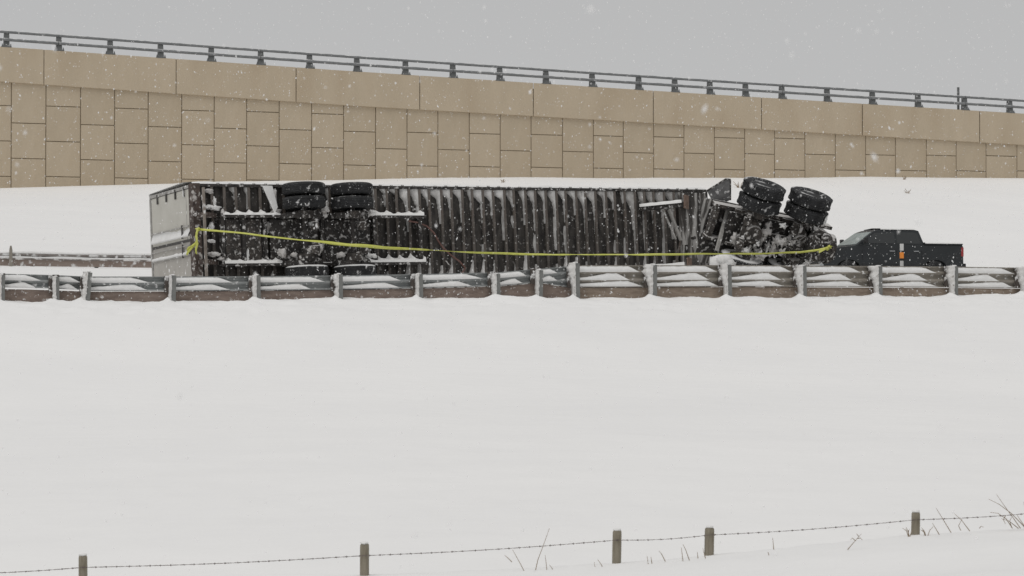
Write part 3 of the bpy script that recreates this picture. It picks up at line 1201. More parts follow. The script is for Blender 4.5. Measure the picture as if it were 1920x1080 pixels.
    for which, (z0, z1, m_) in enumerate(((1.315, TW - .08, M['white_panel']), (.08, 1.285, M['white_low']))):
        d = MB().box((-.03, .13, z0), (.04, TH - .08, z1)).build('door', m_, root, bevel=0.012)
        if which == 0:
            d['label'] = 'cream upper door leaf'
            edge, s = TW - .08, 1
        else:
            d['label'] = 'greyish lower door leaf, scuffed'
            edge, s = .08, -1
        for y in (.45, 1.0, 1.6, 2.2):
            MB().box((-.062, y - .03, edge - .17 * s), (-.024, y + .03, edge + .06 * s)).build('hinge', M['dark_trim'], d)
        # locking rods run from floor to roof, beside the meeting edge
        for zz in (0.12, 0.34):
            zc = (1.30 + zz) if which == 0 else (1.30 - zz)
            MB().tube([(-.062, .16, zc), (-.062, TH - .1, zc)], .018, 8).build('lock_rod', M['frame_grey'], d, smooth_=True)
        zc = (1.30 + .23) if which == 0 else (1.30 - .23)
        MB().box((-.085, .55, zc - .16), (-.06, .60, zc + .16)).build('handle', M['dark_trim'], d)
    MB().box((-.046, .125, 1.27), (-.03, TH - .08, 1.33)).build('door_seal', M['dark_trim'], root)
    # inner vertical seam and scuff strip near the sill
    MB().box((-.036, .34, 1.34), (-.03, .36, TW - .1)).build('seam', M['frame_grey'], root)
    # snow shelves on the doors' hardware
    mb = MB()
    rows = []
    for q in range(30):
        y = lerp(.15, TH - .12, q / 29)
        h = .15 + .10 * smooth(.2, .9, q / 29) + .05 * nz(q * .31, 1, 0)
        rows.append([(-.03, y, 1.42 + h), (-.05, y, 1.42 + h * .6), (-.088, y, 1.44), (-.092, y, 1.40), (-.03, y, 1.395)])
    mb.grid(rows)
    rows = []
    for q in range(30):
        y = lerp(.15, TH - .12, q / 29)
        h = .05 + .03 * nz(q * .41, 5, 0)
        rows.append([(-.03, y, 1.0 + h), (-.075, y, 1.0 + h * .7), (-.09, y, .98), (-.03, y, .955)])
    mb.grid(rows)
    mb.build('snow_ledge', M['snow'], root, smooth_='all', kind='stuff')
    # snow line along the upper (side) edge
    mb = MB()
    rows = []
    for q in range(260):
        x = lerp(-.05, TL, q / 259)
        h = .035 + .035 * nz(x * 1.3, 0, 3) + .02 * nz(x * 5, 1, 1)
        rows.append([(x, -.115, TW + .008), (x, -.09, TW + .02 + h), (x, .5, TW + .05 + h * 1.5), (x, TH, TW + .05), (x, TH + .02, TW)])
    mb.grid(rows)
    mb.build('snow_cover', M['snow'], root, smooth_='all', kind='stuff')
    # underride bumper on two hangers
    MB().box((.03, -.58, .12), (.085, -.50, TW - .12)).build('bumper', M['tan_bar'], root, bevel=0.01)
    for z in (.75, 1.85):
        o = MB().prism([(.0, -.10), (.55, -.10), (.16, -.52), (.02, -.52)], z - .05, z + .05, 'xy')
        o.build('bumper_hanger', M['rust'], root)
    # ---- slider rails with snow on top
    mb2 = MB()
    for z in (1.83, .68):
        mbx = MB()
        mbx.box((.55, -.32, z - .035), (6.0, -.30, z + .035))
        mbx.box((.55, -.30, z - .006), (6.0, -.11, z + .006))
        mbx.build('slider_rail', M['chassis'], root)
        rows = []
        n = 150
        for q in range(n + 1):
            x = lerp(.62, 5.95, q / n)
            if z > 1 and 2.1 < x < 4.35:
                h = .012
            elif z < 1 and 2.1 < x < 4.3:
                h = .012
            else:
                h = (.045 if z > 1 else .07) + .05 * max(0, math.cos((x - .45) / .305 * 2 * math.pi)) ** 3 * (1 + nz(x, z, 0)) + .025 * nz(x * 4, z * 3, 1)
            h = max(.004, h)
            rows.append([(x, -.325, z + .03), (x, -.318, z + .036 + h * .75), (x, -.22, z + .036 + h), (x, -.10, z + .03 + h * 1.6)])
        mb2.grid(rows)
    mb2.build('rail_snow', M['snow'], root, smooth_='all', kind='stuff')
    for x in (.62, 1.15, 1.7, 3.2, 4.6, 5.85):
        MB().box((x - .045, -.28, .72), (x + .045, -.12, 1.79)).build('slider_brace', M['chassis'], root, bevel=.008)
    # grimy black plates added to darken the bays and hide the members behind
    for xa_, xb_ in ((.72, 1.10), (1.22, 1.62), (1.85, 3.1), (3.3, 4.5)):
        MB().box((xa_, -.185, .75), (xb_, -.165, 1.76)).build('dark_filler_plate', M['chassis2'] if xa_ < 1.7 else M['chassis'], root)
    # ---- axles, suspension, wheels
    AX = (lx_at(577, -.62), lx_at(667, -.62))
    for ai, ax in enumerate(AX):
        MB().tube([(ax, -.62, .12), (ax, -.62, 2.48)], .065, 12).build('axle', M['chassis'], root, smooth_=True)
        for z in (.68, 1.83):
            mbx = MB()
            mbx.prism([(ax - .50, -.30), (ax - .30, -.30), (ax - .22, -.55), (ax + .12, -.72), (ax - .12, -.78), (ax - .44, -.62)], z - .06, z + .06, 'xy')
            mbx.build('spring_hanger', M['chassis'], root)
            MB().lathe([(.09, -.33), (.13, -.36), (.14, -.42), (.12, -.46), (.14, -.50), (.13, -.56), (.08, -.58)], 16, 'y', (ax + .34, 0, z)).build('air_spring', M['chassis'], root, smooth_=True)
            MB().lathe([(.04, -.10), (.10, -.085), (.105, 0), (.105, .09), (.07, .11), (.07, .17), (.02, .18)], 14, 'z', (ax + .17, -.80, z - .28 if z > 1 else z + .30)).build('brake_chamber', M['chassis2'], root, smooth_=True)
        for zi, z in enumerate((2.455, 2.125, .475, .145)):
            wheel(root, (ax, -.62, z), snowy=(zi == 2), flip=z < 1)
        MB().lathe([(.20, -.05), (.21, 0), (.21, .12), (.12, .14)], 20, 'z', (ax, -.62, 1.80)).build('brake_drum', M['chassis2'], root, smooth_=True)
        MB().lathe([(.20, .14), (.21, .08), (.21, -.02), (.12, -.06)], 20, 'z', (ax, -.62, .76)).build('brake_drum', M['chassis2'], root, smooth_=True)
    # ---- grimy snow lumps about the bogie and rear frame
    mb, mg = MB(), MB()
    for k, (px, row, ly, rx, rz, g) in enumerate([
            (396, 386, -.12, .15, .07, 0), (410, 390, -.14, .17, .06, 0), (408, 376, -.08, .05, .16, 0), (400, 424, -.16, .09, .11, 0), (425, 400, -.14, .08, .10, 1),
            (400, 452, -.18, .13, .05, 0), (405, 478, -.22, .16, .07, 1), (420, 484, -.24, .12, .07, 1), (463, 476, -.15, .09, .22, 0), (468, 482, -.12, .10, .08, 0),
            (505, 428, -.10, .12, .17, 1), (388, 370, -.20, .05, .12, 1), (371, 402, -.18, .06, .04, 1), (520, 396, -.2, .18, .05, 1), (612, 400, -.5, .10, .12, 1),
            (620, 392, -.55, .12, .08, 1), (692, 405, -.5, .12, .10, 1), (705, 400, -.4, .14, .08, 0), (680, 420, -.4, .08, .12, 1), (585, 473, -.72, .12, .10, 1),
            (600, 468, -.75, .10, .14, 1), (555, 480, -.6, .12, .08, 1), (640, 482, -.65, .14, .07, 1), (675, 478, -.7, .12, .10, 1), (700, 483, -.6, .14, .07, 0),
            (530, 478, -.45, .10, .14, 1), (605, 360, -.50, .05, .12, 1), (617, 384, -.5, .10, .07, 1), (520, 372, -.22, .11, .22, 1), (400, 357, -.1, .13, .10, 1)]):
        x = lx_at(px, ly)
        Y = T0.y + x * math.sin(PSI) + ly * math.cos(PSI)
        z = CZ + (HZ - row) * Y / F - T0.z - x * math.sin(R(1.2))
        for j in range(3):
            (mg if g else mb).blob((x + rng.uniform(-.5, .5) * rx, ly + rng.uniform(-.03, .03), z + rng.uniform(-.5, .5) * rz),
                                   (rx * rng.uniform(.4, .8), .05, rz * rng.uniform(.4, .8)), k * 3 + j, 0.9, 8, 12)
    mb.build('snow_clump', M['snow'], root, smooth_='all', kind='stuff')
    mg.build('snow_clump', M['grime_snow'], root, smooth_='all', kind='stuff')
    # mud flap of the bogie, pale with snow, hanging aslant ahead of the wheels
    x = lx_at(508, -.2)
    mbx = MB()
    mbx.prism([(x - .16, 2.56), (x + .10, 2.56), (x + .22, 2.05), (x + .13, 1.90)], -.30, -.285)
    mbx.build('mud_flap', M['snow'], root)
    # ---- air hose trailing across the bays
    pts = [(772, 414, -.30), (790, 417, -.25), (806, 424, -.18), (818, 436, -.2), (826, 452, -.22), (834, 464, -.24), (848, 478, -.26), (864, 490, -.2), (874, 502, -.2), (868, 512, -.2)]

    def tp(px, row, ly):
        x_ = lx_at(px, ly)
        Y_ = T0.y + x_ * math.sin(PSI) + ly * math.cos(PSI)
        return (x_, ly, CZ + (HZ - row) * Y_ / F - T0.z - x_ * math.sin(R(1.2)) + ly * math.sin(R(3)))
    MB().tube([tp(*p) for p in pts], .022, 6).build('air_hose', M['hose'], root, smooth_=True)
    pts = [(828, 455, -.2), (832, 478, -.2), (846, 500, -.2), (840, 512, -.2)]
    MB().tube([tp(*p) for p in pts], .018, 6).build('air_hose', M['chassis2'], root, smooth_=True)
    # ---- landing gear, bent forward
    xa = lx_at(1207, 0)
    for z in (2.12, .48):
        xf, yf = xa + .62, -1.15
        leg = MB().bar((xa, -.06, z - .03), (xf, yf, z - .02), .13, .13).build('landing_leg', M['chassis'], root, bevel=.008)
        MB().box((xf - .05, yf - .05, z - .14), (xf + .17, yf + .0, z + .22), Euler((0, R(6), R(28))).to_matrix()).build('foot', M['foot'], leg, bevel=.01)
        rows = []
        mbx = MB()
        for q in range(20):
            u = q / 19
            c = Vector((lerp(xa - .02, xf - .03, u), lerp(-.05, yf + .03, u), lerp(z + .04, z + .05, u)))
            h = .05 + .035 * nz(u * 5, z, 2)
            rows.append([c + Vector((-.06, -.06, -.03)), c + Vector((-.045, -.03, h)), c + Vector((.03, .03, h * 1.1)), c + Vector((.06, .05, -.01))])
        mbx.grid(rows)
        mbx.build('leg_snow', M['snow'], leg, smooth_='all', kind='stuff')
    xf = xa + .60
    MB().bar((xf + .06, -1.04, 2.1), (xf + .10, -1.00, 1.05), .09, .12, (0, 1, 0)).build('cross_brace', M['streaked'], root, bevel=.01)
    MB().bar((xa + .55, -.55, 2.02), (xa + .75, -.75, 1.18), .06, .09, (0, 1, 0)).build('cross_brace', M['frame_grey'], root, bevel=.01)
    MB().bar((xa + .40, -.50, 2.02), (xa + .62, -.70, 1.22), .04, .05, (0, 1, 0)).build('cross_brace', M['frame_grey'], root, bevel=.01)
    MB().bar((xa + .74, -.75, 1.20), (xa + .62, -.6, .45), .04, .06, (0, 1, 0)).build('cross_brace', M['member'], root, bevel=.01)
    MB().bar((xa + .80, -.80, 1.10), (xa + .86, -.6, .45), .035, .05, (0, 1, 0)).build('cross_brace', M['frame_grey'], root, bevel=.01)
    # coupler plate at the nose
    MB().box((xa + 1.15, -.135, .10), (TL - .02, -.112, TW - .08)).build('coupler_plate', M['streaked'], root)
    MB().lathe([(.045, 0), (.045, -.05), (.03, -.055), (.03, -.09), (.045, -.095), (.045, -.12)], 16, 'y', (TL - .55, -.135, 1.3)).build('king_pin', M['chassis'], root, smooth_=True)
    for x in (TL - .75, TL - .30, TL - .03):
        MB().box((x - .025, -.165, .09), (x + .025, -.138, TW - .04)).build('coupler_rib', M['chassis'], root)
    return tp


tp = build_trailer()


# ------------------------------------------------------------------ the tractor chassis torn loose at its nose
def build_tractor():
    o = P(1406, 436, 53.0)
    ex = Vector((.92, .34, -.16)).normalized()
    ez = Vector((.17, -.32, .93))
    ez = (ez - ex * ez.dot(ex)).normalized()
    ey = ez.cross(ex)
    TMx = Matrix.Translation(o) @ Matrix((ex, ey, ez)).transposed().to_4x4()
    root = thing('tractor_chassis', 'overturned truck tractor chassis with black dual tires and snow-choked axles beside the trailer nose', 'truck', TMx)
    A2 = 1.32
    for ai, ax in enumerate((0.0, A2)):
        for zi, z in enumerate((1.15, .79, -.78, -1.14)):
            wheel(root, (ax, 0, z), snowy=zi >= 2, flip=z < 0, wide=True)
        MB().tube([(ax, 0, -1.05), (ax, 0, -.35), (ax, 0, .35), (ax, 0, 1.05)], [.085, .10, .10, .085], 12).build('axle', M['chassis2'], root, smooth_=True)
        d = MB().lathe([(.10, -.34), (.17, -.26), (.24, -.12), (.26, 0), (.24, .12), (.17, .26), (.10, .34)], 18, 'z', (ax, -.02, .02)).build('differential', M['chassis2'], root, smooth_=True)
        MB().lathe([(.12, -.30), (.22, -.27), (.24, -.20), (.2, -.05)], 16, 'y', (ax, 0, .02)).build('cover', M['chassis2'], d, smooth_=True)
        for s in (-1, 1):
            MB().lathe([(.21, -.10), (.22, 0), (.22, .09), (.10, .11)], 20, 'z', (ax, 0, .52 * s)).build('brake_drum', M['chassis2'], root, smooth_=True)
            MB().lathe([(.04, -.13), (.10, -.11), (.105, 0), (.105, .07), (.085, .09), (.085, .19), (.02, .21)], 14, 'z', (ax - .24, -.16, .33 * s)).build('brake_chamber', M['chassis2'], root, smooth_=True)
            MB().lathe([(.09, .20), (.15, .22), (.16, .30), (.135, .34), (.16, .38), (.15, .46), (.09, .48)], 16, 'y', (ax + .33, 0, .44 * s)).build('air_spring', M['chassis'], root, smooth_=True)
            MB().bar((ax - .45, .24, .44 * s), (ax + .42, .12, .44 * s), .09, .07).build('spring_beam', M['chassis2'], root, bevel=.01)
            MB().tube([(ax + .18, -.05, .36 * s), (ax + .05, .5, .40 * s)], .035, 8).build('shock_absorber', M['chassis'], root, smooth_=True)
        MB().bar((ax + .05, -.05, -.30), (ax + .62, .15, .12), .05, .06).build('torque_rod', M['chassis2'], root, bevel=.01)
    # frame rails and cross-members
    for s in (-1, 1):
        mb = MB()
        mb.box((-.95, .34, .43 * s - .045), (2.35, .62, .43 * s + .045))
        mb.build('frame_rail', M['chassis2'], root, bevel=.01)
    for x in (-.85, .62, 1.95):
        MB().box((x - .06, .36, -.383), (x + .06, .60, .383)).build('frame_cross_member', M['chassis2'], root, bevel=.01)
    MB().tube([(.1, .02, .02), (A2 - .1, .05, .02)], .06, 12).build('drive_shaft', M['chassis'], root, smooth_=True)
    MB().tube([(A2 + .2, .02, .02), (2.3, .25, .05)], .06, 12).build('drive_shaft', M['chassis'], root, smooth_=True)
    MB().box((-.95, .63, -.95), (2.2, .66, .50)).build('dark_backing_plate', M['chassis'], root)  # added dark sheet, keeps bright snow from showing through behind the tires
    MB().box((-.55, .30, -.36), (1.9, .345, .36)).build('dark_belly_filler', M['chassis'], root)  # added dark sheet, blackens the gaps between axles and frame
    # fifth wheel plate on the far side of the frame
    MB().prism([(.1, -.5), (1.2, -.5), (1.2, .5), (.1, .5), (-.1, .2), (.35, .06), (.35, -.06), (-.1, -.2)], .68, .74).build('fifth_wheel', M['chassis'], root)
    # tank and box at the broken front end
    tank = MB()
    inv_c = TMx.inverted() @ P(1539, 464, 52.95)
    tank.lathe([(.05, -.40), (.24, -.39), (.30, -.34), (.31, 0), (.30, .34), (.24, .39), (.05, .40)], 22, 'x', (0, 0, 0))
    tank.v = [(inv_c.x + p[0] * .75, inv_c.y + p[1] * 1.2, inv_c.z + p[2] * 1.2) for p in tank.v]
    tank.build('fuel_tank', M['chassis'], root, smooth_=True)
    for x in (-.16, .16):
        MB().lathe([(.385, -.03), (.385, .03)], 22, 'x', (inv_c.x + x, inv_c.y, inv_c.z)).build('tank_strap', M['chassis2'], root)
    MB().box((1.62, -.05, .03), (2.12, .45, .42), Euler((0, R(12), 0)).to_matrix()).build('battery_box', M['chassis'], root, bevel=.03)
    gb = MB()
    gb.lathe([(.08, -.28), (.17, -.24), (.22, -.05), (.26, .14), (.30, .20), (.30, .26)], 18, 'x', (2.12, .18, .02))
    gb.build('gearbox', M['chassis2'], root, smooth_=True)
    # quarter fender / mud flap standing up at the back
    inv = TMx.inverted()

    def Q(px, row, Y):
        return inv @ P(px, row, Y)
    mb = MB()
    pf = [(1326, 358, 53.6), (1362, 335.5, 53.2), (1370, 337, 53.1), (1370, 356, 53.2), (1369, 375, 53.4), (1346, 384, 53.6), (1334, 374, 53.6)]
    v0 = [Q(*p) for p in pf]
    off = inv.to_3x3() @ Vector((0.01, .03, 0))
    n = len(v0)
    mb.push(v0 + [p + off for p in v0], [tuple(range(n)), tuple(reversed(range(n, 2 * n)))] + [(k, n + k, n + (k + 1) % n, (k + 1) % n) for k in range(n)])
    mb.build('mud_flap', M['flap'], root)
    mb = MB()
    mb.tube([Q(1326, 357.5, 53.55), Q(1362, 335, 53.15), Q(1370, 336.5, 53.05)], .022, 6)
    mb.tube([Q(1370, 337, 53.05), Q(1370, 375, 53.3)], .018, 6)
    mb.build('flap_edge', M['chassis'], root, smooth_=True)
    # slanting light stay and torn sheet under the flap
    MB().bar(Q(1367, 384, 53.3), Q(1344, 470, 53.0), .10, .05, (0, 1, 0)).build('flap_bracket', M['frame_grey'], root, bevel=.01)
    MB().bar(Q(1380, 392, 53.6), Q(1366, 455, 53.6), .09, .05, (0, 1, 0)).build('flap_bracket', M['grey_snow'], root, bevel=.01)
    mb = MB()
    rows = []
    for q in range(9):
        u = q / 8
        rows.append([Q(lerp(1316, 1311, u) + 3 * nz(q, 0, 0), lerp(372, 492, u), 54.6), Q(lerp(1338, 1330, u), lerp(372, 494, u), 54.2 + .15 * nz(q, 2, 1)),
                     Q(lerp(1358, 1342, u), lerp(376, 494, u), 54.0 + .2 * nz(q, 5, 1)), Q(lerp(1386, 1362, u), lerp(384, 496, u), 54.3)])
    mb.grid(rows)
    s = mb.build('torn_panel', M['streaked'], root, smooth_='all')
    md = s.modifiers.new('thick', 'SOLIDIFY'); md.thickness = .012
    # snow: drift against the lower wheels, lumps through the running gear
    mb = MB()
    pts = [(1346, 494, 52.8, .26, .20), (1358, 487, 52.7, .22, .14), (1366, 492, 52.7, .20, .12)]
    for k, (px, row, Y, rx, rz) in enumerate(pts):
        c = Q(px, row, Y)
        mb.blob(c, (rx * .9, .18, rz), 90 + k, .4, 8, 12)
    for k in range(15):
        px, row = rng.gauss(1425, 22), rng.gauss(452, 20)
        if k % 3 == 0:
            px, row = rng.gauss(1515, 20), rng.gauss(455, 22)
        row = max(400, min(492, row))
        c = Q(px, row, 52.9 + rng.uniform(-.1, .3))
        mb.blob(c, (rng.uniform(.03, .10), rng.uniform(.03, .06), rng.uniform(.03, .11)), k, 1.6, 9, 12)
    mb.build('snow_clump', M['snow'], root, smooth_='all', kind='stuff')
    mb = MB()
    for k in range(24):
        px, row = rng.gauss(1440, 40), rng.gauss(445, 24)
        row = max(392, min(494, row))
        c = Q(px, row, 52.95 + rng.uniform(-.1, .3))
        mb.blob(c, (rng.uniform(.03, .12), rng.uniform(.03, .08), rng.uniform(.04, .15)), 200 + k, 1.6, 9, 12)
    mb.build('snow_clump', M['grime_snow'], root, smooth_='all', kind='stuff')
    # dark tangle: hoses, brackets
    for k in range(16):
        px, row = rng.uniform(1385, 1545), rng.uniform(405, 480)
        p0 = Q(px, row, 52.9)
        pp = [p0]
        for j in range(4):
            pp.append(pp[-1] + Vector((rng.uniform(-.15, .15), rng.uniform(-.05, .08), rng.uniform(-.2, .1))))
        MB().tube(pp, rng.uniform(.012, .028), 6).build('hose', M['chassis'], root, smooth_=True)
    for k in range(12):
        p0 = Q(rng.uniform(1528, 1558), rng.uniform(434, 486), 52.6)
        MB().box(p0 - Vector((.05, .05, .06)), p0 + Vector((.06, .05, .07)), Euler((rng.random(), rng.random(), rng.random())).to_matrix()).build('bracket', M['chassis'], root, bevel=.01)


build_tractor()


# ------------------------------------------------------------------ the yellow tape
def build_tape():
    pts = [(371, 430, 49.35), (400, 432, 49.2), (430, 435, 49.15), (480, 440.5, 49.3), (530, 446.5, 49.4), (600, 453, 49.5), (660, 460, 49.7), (730, 464.5, 50.2), (800, 468.5, 50.6), (860, 472, 51.0),
           (930, 475, 51.4), (1000, 477, 51.8), (1090, 477.6, 52.2), (1180, 477.4, 52.3), (1260, 477, 52.3), (1330, 476, 52.2), (1400, 475.5, 52.15), (1450, 475, 52.1), (1500, 473, 52.1),
           (1535, 468.5, 52.1), (1558, 463, 52.1)]
    c0 = P(960, 560, 51)
    root = thing('caution_tape', 'yellow plastic tape strung along the underside of the overturned trailer', 'tape', Matrix.Translation(c0))
    inv = root.matrix_world.inverted()
    w = [P(*p) for p in pts]
    # resample
    fine = []
    for a, b in zip(w, w[1:]):
        n = max(2, int((b - a).length / 0.12))
        for k in range(n):
            fine.append(a.lerp(b, k / n))
    fine.append(w[-1])
    rows = []
    s = 0
    for i, p in enumerate(fine):
        if i:
            s += (p - fine[i - 1]).length
        tw = 0.95 * math.sin(s * 0.8) + 0.9 * nz(s * .9, 3, 0) + .4 * nz(s * 3, 1, 5)
        px = 960 + p.x * F / p.y
        if 805 < px < 850:
            tw = 1.35
        wd_ = 0.029 * (1.0 + .5 * smooth(560, 640, px) * (1 - smooth(700, 790, px)))
        p = p + Vector((0, 0, .012 * nz(s * 1.4, 8, 2)))
        u = Vector((0, math.sin(tw), math.cos(tw))) * wd_
        rows.append([p + u * .9 + Vector((0, .004, 0)), p + Vector((0, -.006 * math.cos(tw), 0)), p - u * .9])
    mb = MB(); mb.m = inv
    mb.grid(rows)
    o = mb.build('strip', M['tape'], root, smooth_='all')
    md = o.modifiers.new('thick', 'SOLIDIFY'); md.thickness = .003
    # knot and hanging ends at the bumper
    mb = MB(); mb.m = inv
    for path in ([(371, 430), (368, 438), (369, 450), (366, 458), (358, 466), (352, 473), (350, 478)], [(371, 430), (367, 444), (370, 456), (367, 468), (368, 476)],
                 [(366, 456), (360, 461), (354, 464), (351, 470)]):
        rr = []
        for j, (px, row) in enumerate(path):
            p = P(px, row, 49.25)
            a = .6 * math.sin(j * 1.7 + len(path))
            rr.append([p + Vector((-.024 * math.cos(a), -.024 * math.sin(a), .012)), p + Vector((.024 * math.cos(a), .024 * math.sin(a), -.012))])
        mb.grid(rr)
    o = mb.build('loose_end', M['tape'], root, smooth_='all')
    md = o.modifiers.new('thick', 'SOLIDIFY'); md.thickness = .003
    mb = MB(); mb.m = inv
    for px, row in ((371, 430), (1556, 463), (1551, 466)):
        mb.blob(P(px, row, 49.3 if px < 900 else 52.05), (.05, .05, .04), px, .9, 7, 9)
    for k in range(1):
        rr = []
        for j in range(4):
            p = P(1548 - 7 * j * (.6 + .3 * k), 466 + 2.2 * j + 3 * k, 52.05)
            rr.append([p + Vector((0, 0, .03)), p - Vector((0, .01, .03))])
        mb.grid(rr)
    mb.build('knot', M['tape'], root, smooth_='all')


build_tape()


# ------------------------------------------------------------------ pickup truck
def build_pickup():
    X, Y = (1656 - 960) * 82 / F, 82.0
    gz = ground(X, Y)
    z0 = CZ + (HZ - 431) * Y / F - 2.0
    TMx = Matrix.Translation((X, Y, z0)) @ Matrix.Rotation(math.pi + R(15), 4, 'Z') @ Matrix.Diagonal((1, 1, 1.035, 1))
    root = thing('pickup_truck', 'dark charcoal crew cab pickup truck parked beyond the guardrail', 'pickup truck', TMx)
    hw = 0.99
    # body below the belt: side profile with wheel arches, front is +x
    fx, rx_ = 1.86, -1.72                     # axle positions

    def arch(cx, r, z):
        out = []
        for k in range(11):
            t = math.pi * k / 10
            out.append((cx - r * math.cos(t) * -1 * -1, z + r * math.sin(t)))
        return out
    prof = [(-2.88, .52)]
    prof += [(rx_ - .47, .50)] + [(rx_ - .47 * math.cos(math.pi * k / 10), .50 + .30 * math.sin(math.pi * k / 10)) for k in range(1, 10)] + [(rx_ + .47, .50)]
    prof += [(fx - .48, .42)] + [(fx - .48 * math.cos(math.pi * k / 10), .46 + .33 * math.sin(math.pi * k / 10)) for k in range(1, 10)] + [(fx + .48, .46)]
    prof += [(2.86, .48), (2.90, .80), (2.86, 1.10), (2.72, 1.20), (1.75, 1.29), (1.60, 1.31), (-1.0, 1.36), (-2.86, 1.375), (-2.90, 1.30), (-2.90, .60)]
    n = len(prof)
    mb = MB()
    vs_ = []
    secs = [(-hw + .06, .965), (-hw, 1.0), (-hw + .0, 1.0), (hw, 1.0), (hw - .06, .965)]
    vs_ = []
    for (y, sca) in ((-hw, 1.0), (hw, 1.0)):
        for x, z in prof:
            yy = y
            if z > 1.15:
                yy = y * .965
            if z < .6:
                yy = y * .975
            vs_.append((x, yy, z))
    fs = [tuple(range(n)), tuple(reversed(range(n, 2 * n)))] + [(k, n + k, n + (k + 1) % n, (k + 1) % n) for k in range(n)]
    # bed cavity is its own dark floor, so leave the body closed and lay walls over it
    mb.push(vs_, fs)
    mb.build('body', M['carpaint'], root, bevel=.03)
    # bed rails, tailgate lip
    for s in (-1, 1):
        MB().box((-2.87, s * .95 - .05, 1.365), (-1.27, s * .95 + .05, 1.41)).build('bed_rail', M['carpaint'], root, bevel=.015)
    MB().box((-2.905, -.86, .75), (-2.85, .86, 1.40)).build('tailgate', M['carpaint'], root, bevel=.015)
    MB().box((-2.84, -.88, 1.372), (-1.28, .88, 1.38)).build('bed_cover', M['plastic'], root)
    # greenhouse
    cab = [((1.60, 1.30), .93), ((.80, 1.84), .76), ((.58, 1.91), .74), ((-.95, 1.92), .74), ((-1.13, 1.88), .75), ((-1.29, 1.36), .93)]
    vs_ = []
    for (x, z), y in cab:
        vs_.append((x, -y, z))
    for (x, z), y in cab:
        vs_.append((x, y, z))
    n = len(cab)
    mb = MB()
    mb.push(vs_, [tuple(range(n)), tuple(reversed(range(n, 2 * n)))] + [(k, n + k, n + (k + 1) % n, (k + 1) % n) for k in range(n)])
    cabo = mb.build('cab', M['carpaint'], root, bevel=.03)

    def side_y(z):
        return lerp(.93, .745, (z - 1.34) / .56)
    for s in (-1, 1):
        for poly in ([(1.30, 1.40), (.80, 1.74), (.68, 1.79), (-.08, 1.82), (-.08, 1.40)], [(-.16, 1.40), (-.16, 1.82), (-.94, 1.82), (-1.06, 1.74), (-1.13, 1.40)]):
            a = [(x, s * (side_y(z) + .006), z) for x, z in poly]
            b = [(x, s * (side_y(z) - .012), z) for x, z in poly]
            m_ = len(poly)
            MB().push(a + b, [tuple(range(m_)), tuple(reversed(range(m_, 2 * m_)))] + [(k, m_ + k, m_ + (k + 1) % m_, (k + 1) % m_) for k in range(m_)]).build('side_window', M['glass'], root)
        # mirror
        mi = MB().box((1.16, s * 1.12 - .10, 1.40), (1.28, s * 1.12 + .10, 1.60)).build('mirror', M['plastic'], root, bevel=.03)
        # doors: thin shut-line strips, handles
        for xd in (1.30, -.12, -1.16):
            MB().box((xd - .006, s * .992 - .003, .55), (xd + .006, s * .992 + .003, 1.14)).build('door_seam', M['plastic'], root)
        for xd in (.08, -.92):
            MB().box((xd - .11, s * .985 - .02, 1.10), (xd + .11, s * .985 + .02, 1.135)).build('door_handle', M['chrome'], root, bevel=.01)
        MB().box((-2.915, s * .90 - .085, .93), (-2.80, s * .90 + .070, 1.28)).build('tail_light', M['red_lens'], root, bevel=.02)
        MB().box((2.66, s * .78 - .19, .92), (2.89, s * .78 + .19, 1.10)).build('headlight', M['head_lens'], root, bevel=.03)
        MB().box((fx - .75 - 1.55, s * .93 - .09, .40), (fx - .75, s * .93 + .09, .46)).build('running_board', M['plastic'], root, bevel=.01)
    # windshield
    a = [(1.52, -.87, 1.354), (1.52, .87, 1.354), (.84, .745, 1.813), (.84, -.745, 1.813)]
    d = Vector((.56, 0, .83)).normalized() * .012
    a1 = [Vector(p) + d for p in a]
    a0 = [Vector(p) - d for p in a]
    MB().push(a1 + a0, [(0, 1, 2, 3), (7, 6, 5, 4), (0, 4, 5, 1), (1, 5, 6, 2), (2, 6, 7, 3), (3, 7, 4, 0)]).build('windshield', M['windshield'], root)
    MB().box((2.86, -.62, .62), (2.93, .62, 1.06)).build('grille', M['plastic'], root, bevel=.02)
    MB().box((2.84, -.95, .44), (3.02, .95, .64)).build('front_bumper', M['chrome'], root, bevel=.03)
    MB().box((-3.04, -.92, .48), (-2.88, .92, .68)).build('rear_bumper', M['plastic'], root, bevel=.03)
    # wheels
    tm = tire_mesh(.40, .27, M['tire'], 32)
    rm = rim_mesh(.42, .26)
    for x in (fx, rx_):
        for s in (-1, 1):
            o = obj('wheel', tm, root)
            o.location = (x, s * .84, .40)
            o.rotation_euler = (R(-90 * s), 0, 0)
            obj('rim', rm, o)
    # snow on roof, hood and bed cover
    mb = MB()
    rows = []
    for q in range(14):
        x = lerp(.46, -.96, q / 13)
        rows.append([(x, -.76, 1.915), (x, -.755, 1.955 + .012 * nz(q, 1, 1)), (x, 0, 1.985), (x, .755, 1.955), (x, .76, 1.915)])
    mb.grid(rows)
    rows = []
    for q in range(14):
        x = lerp(-1.28, -2.86, q / 13)
        rows.append([(x, -1.012, 1.405), (x, -1.005, 1.445 + .014 * nz(q, 1, 4)), (x, 0, 1.45), (x, 1.005, 1.445), (x, 1.012, 1.405)])
    mb.grid(rows)
    mb.build('snow_cover', M['snow'], root, smooth_='all', kind='stuff')


build_pickup()

# ------------------------------------------------------------------ delineator by the guardrail
Xd, Yd = at_rail(1691, 0.95)
zt = CZ + (HZ - 457) * Yd / F
zb = ground(Xd, Yd) - .1
dl = thing('delineator_post', 'slim white marker with an orange reflector between guardrail and pickup', 'marker', Matrix.Translation((Xd, Yd, zb)))
h = zt - zb


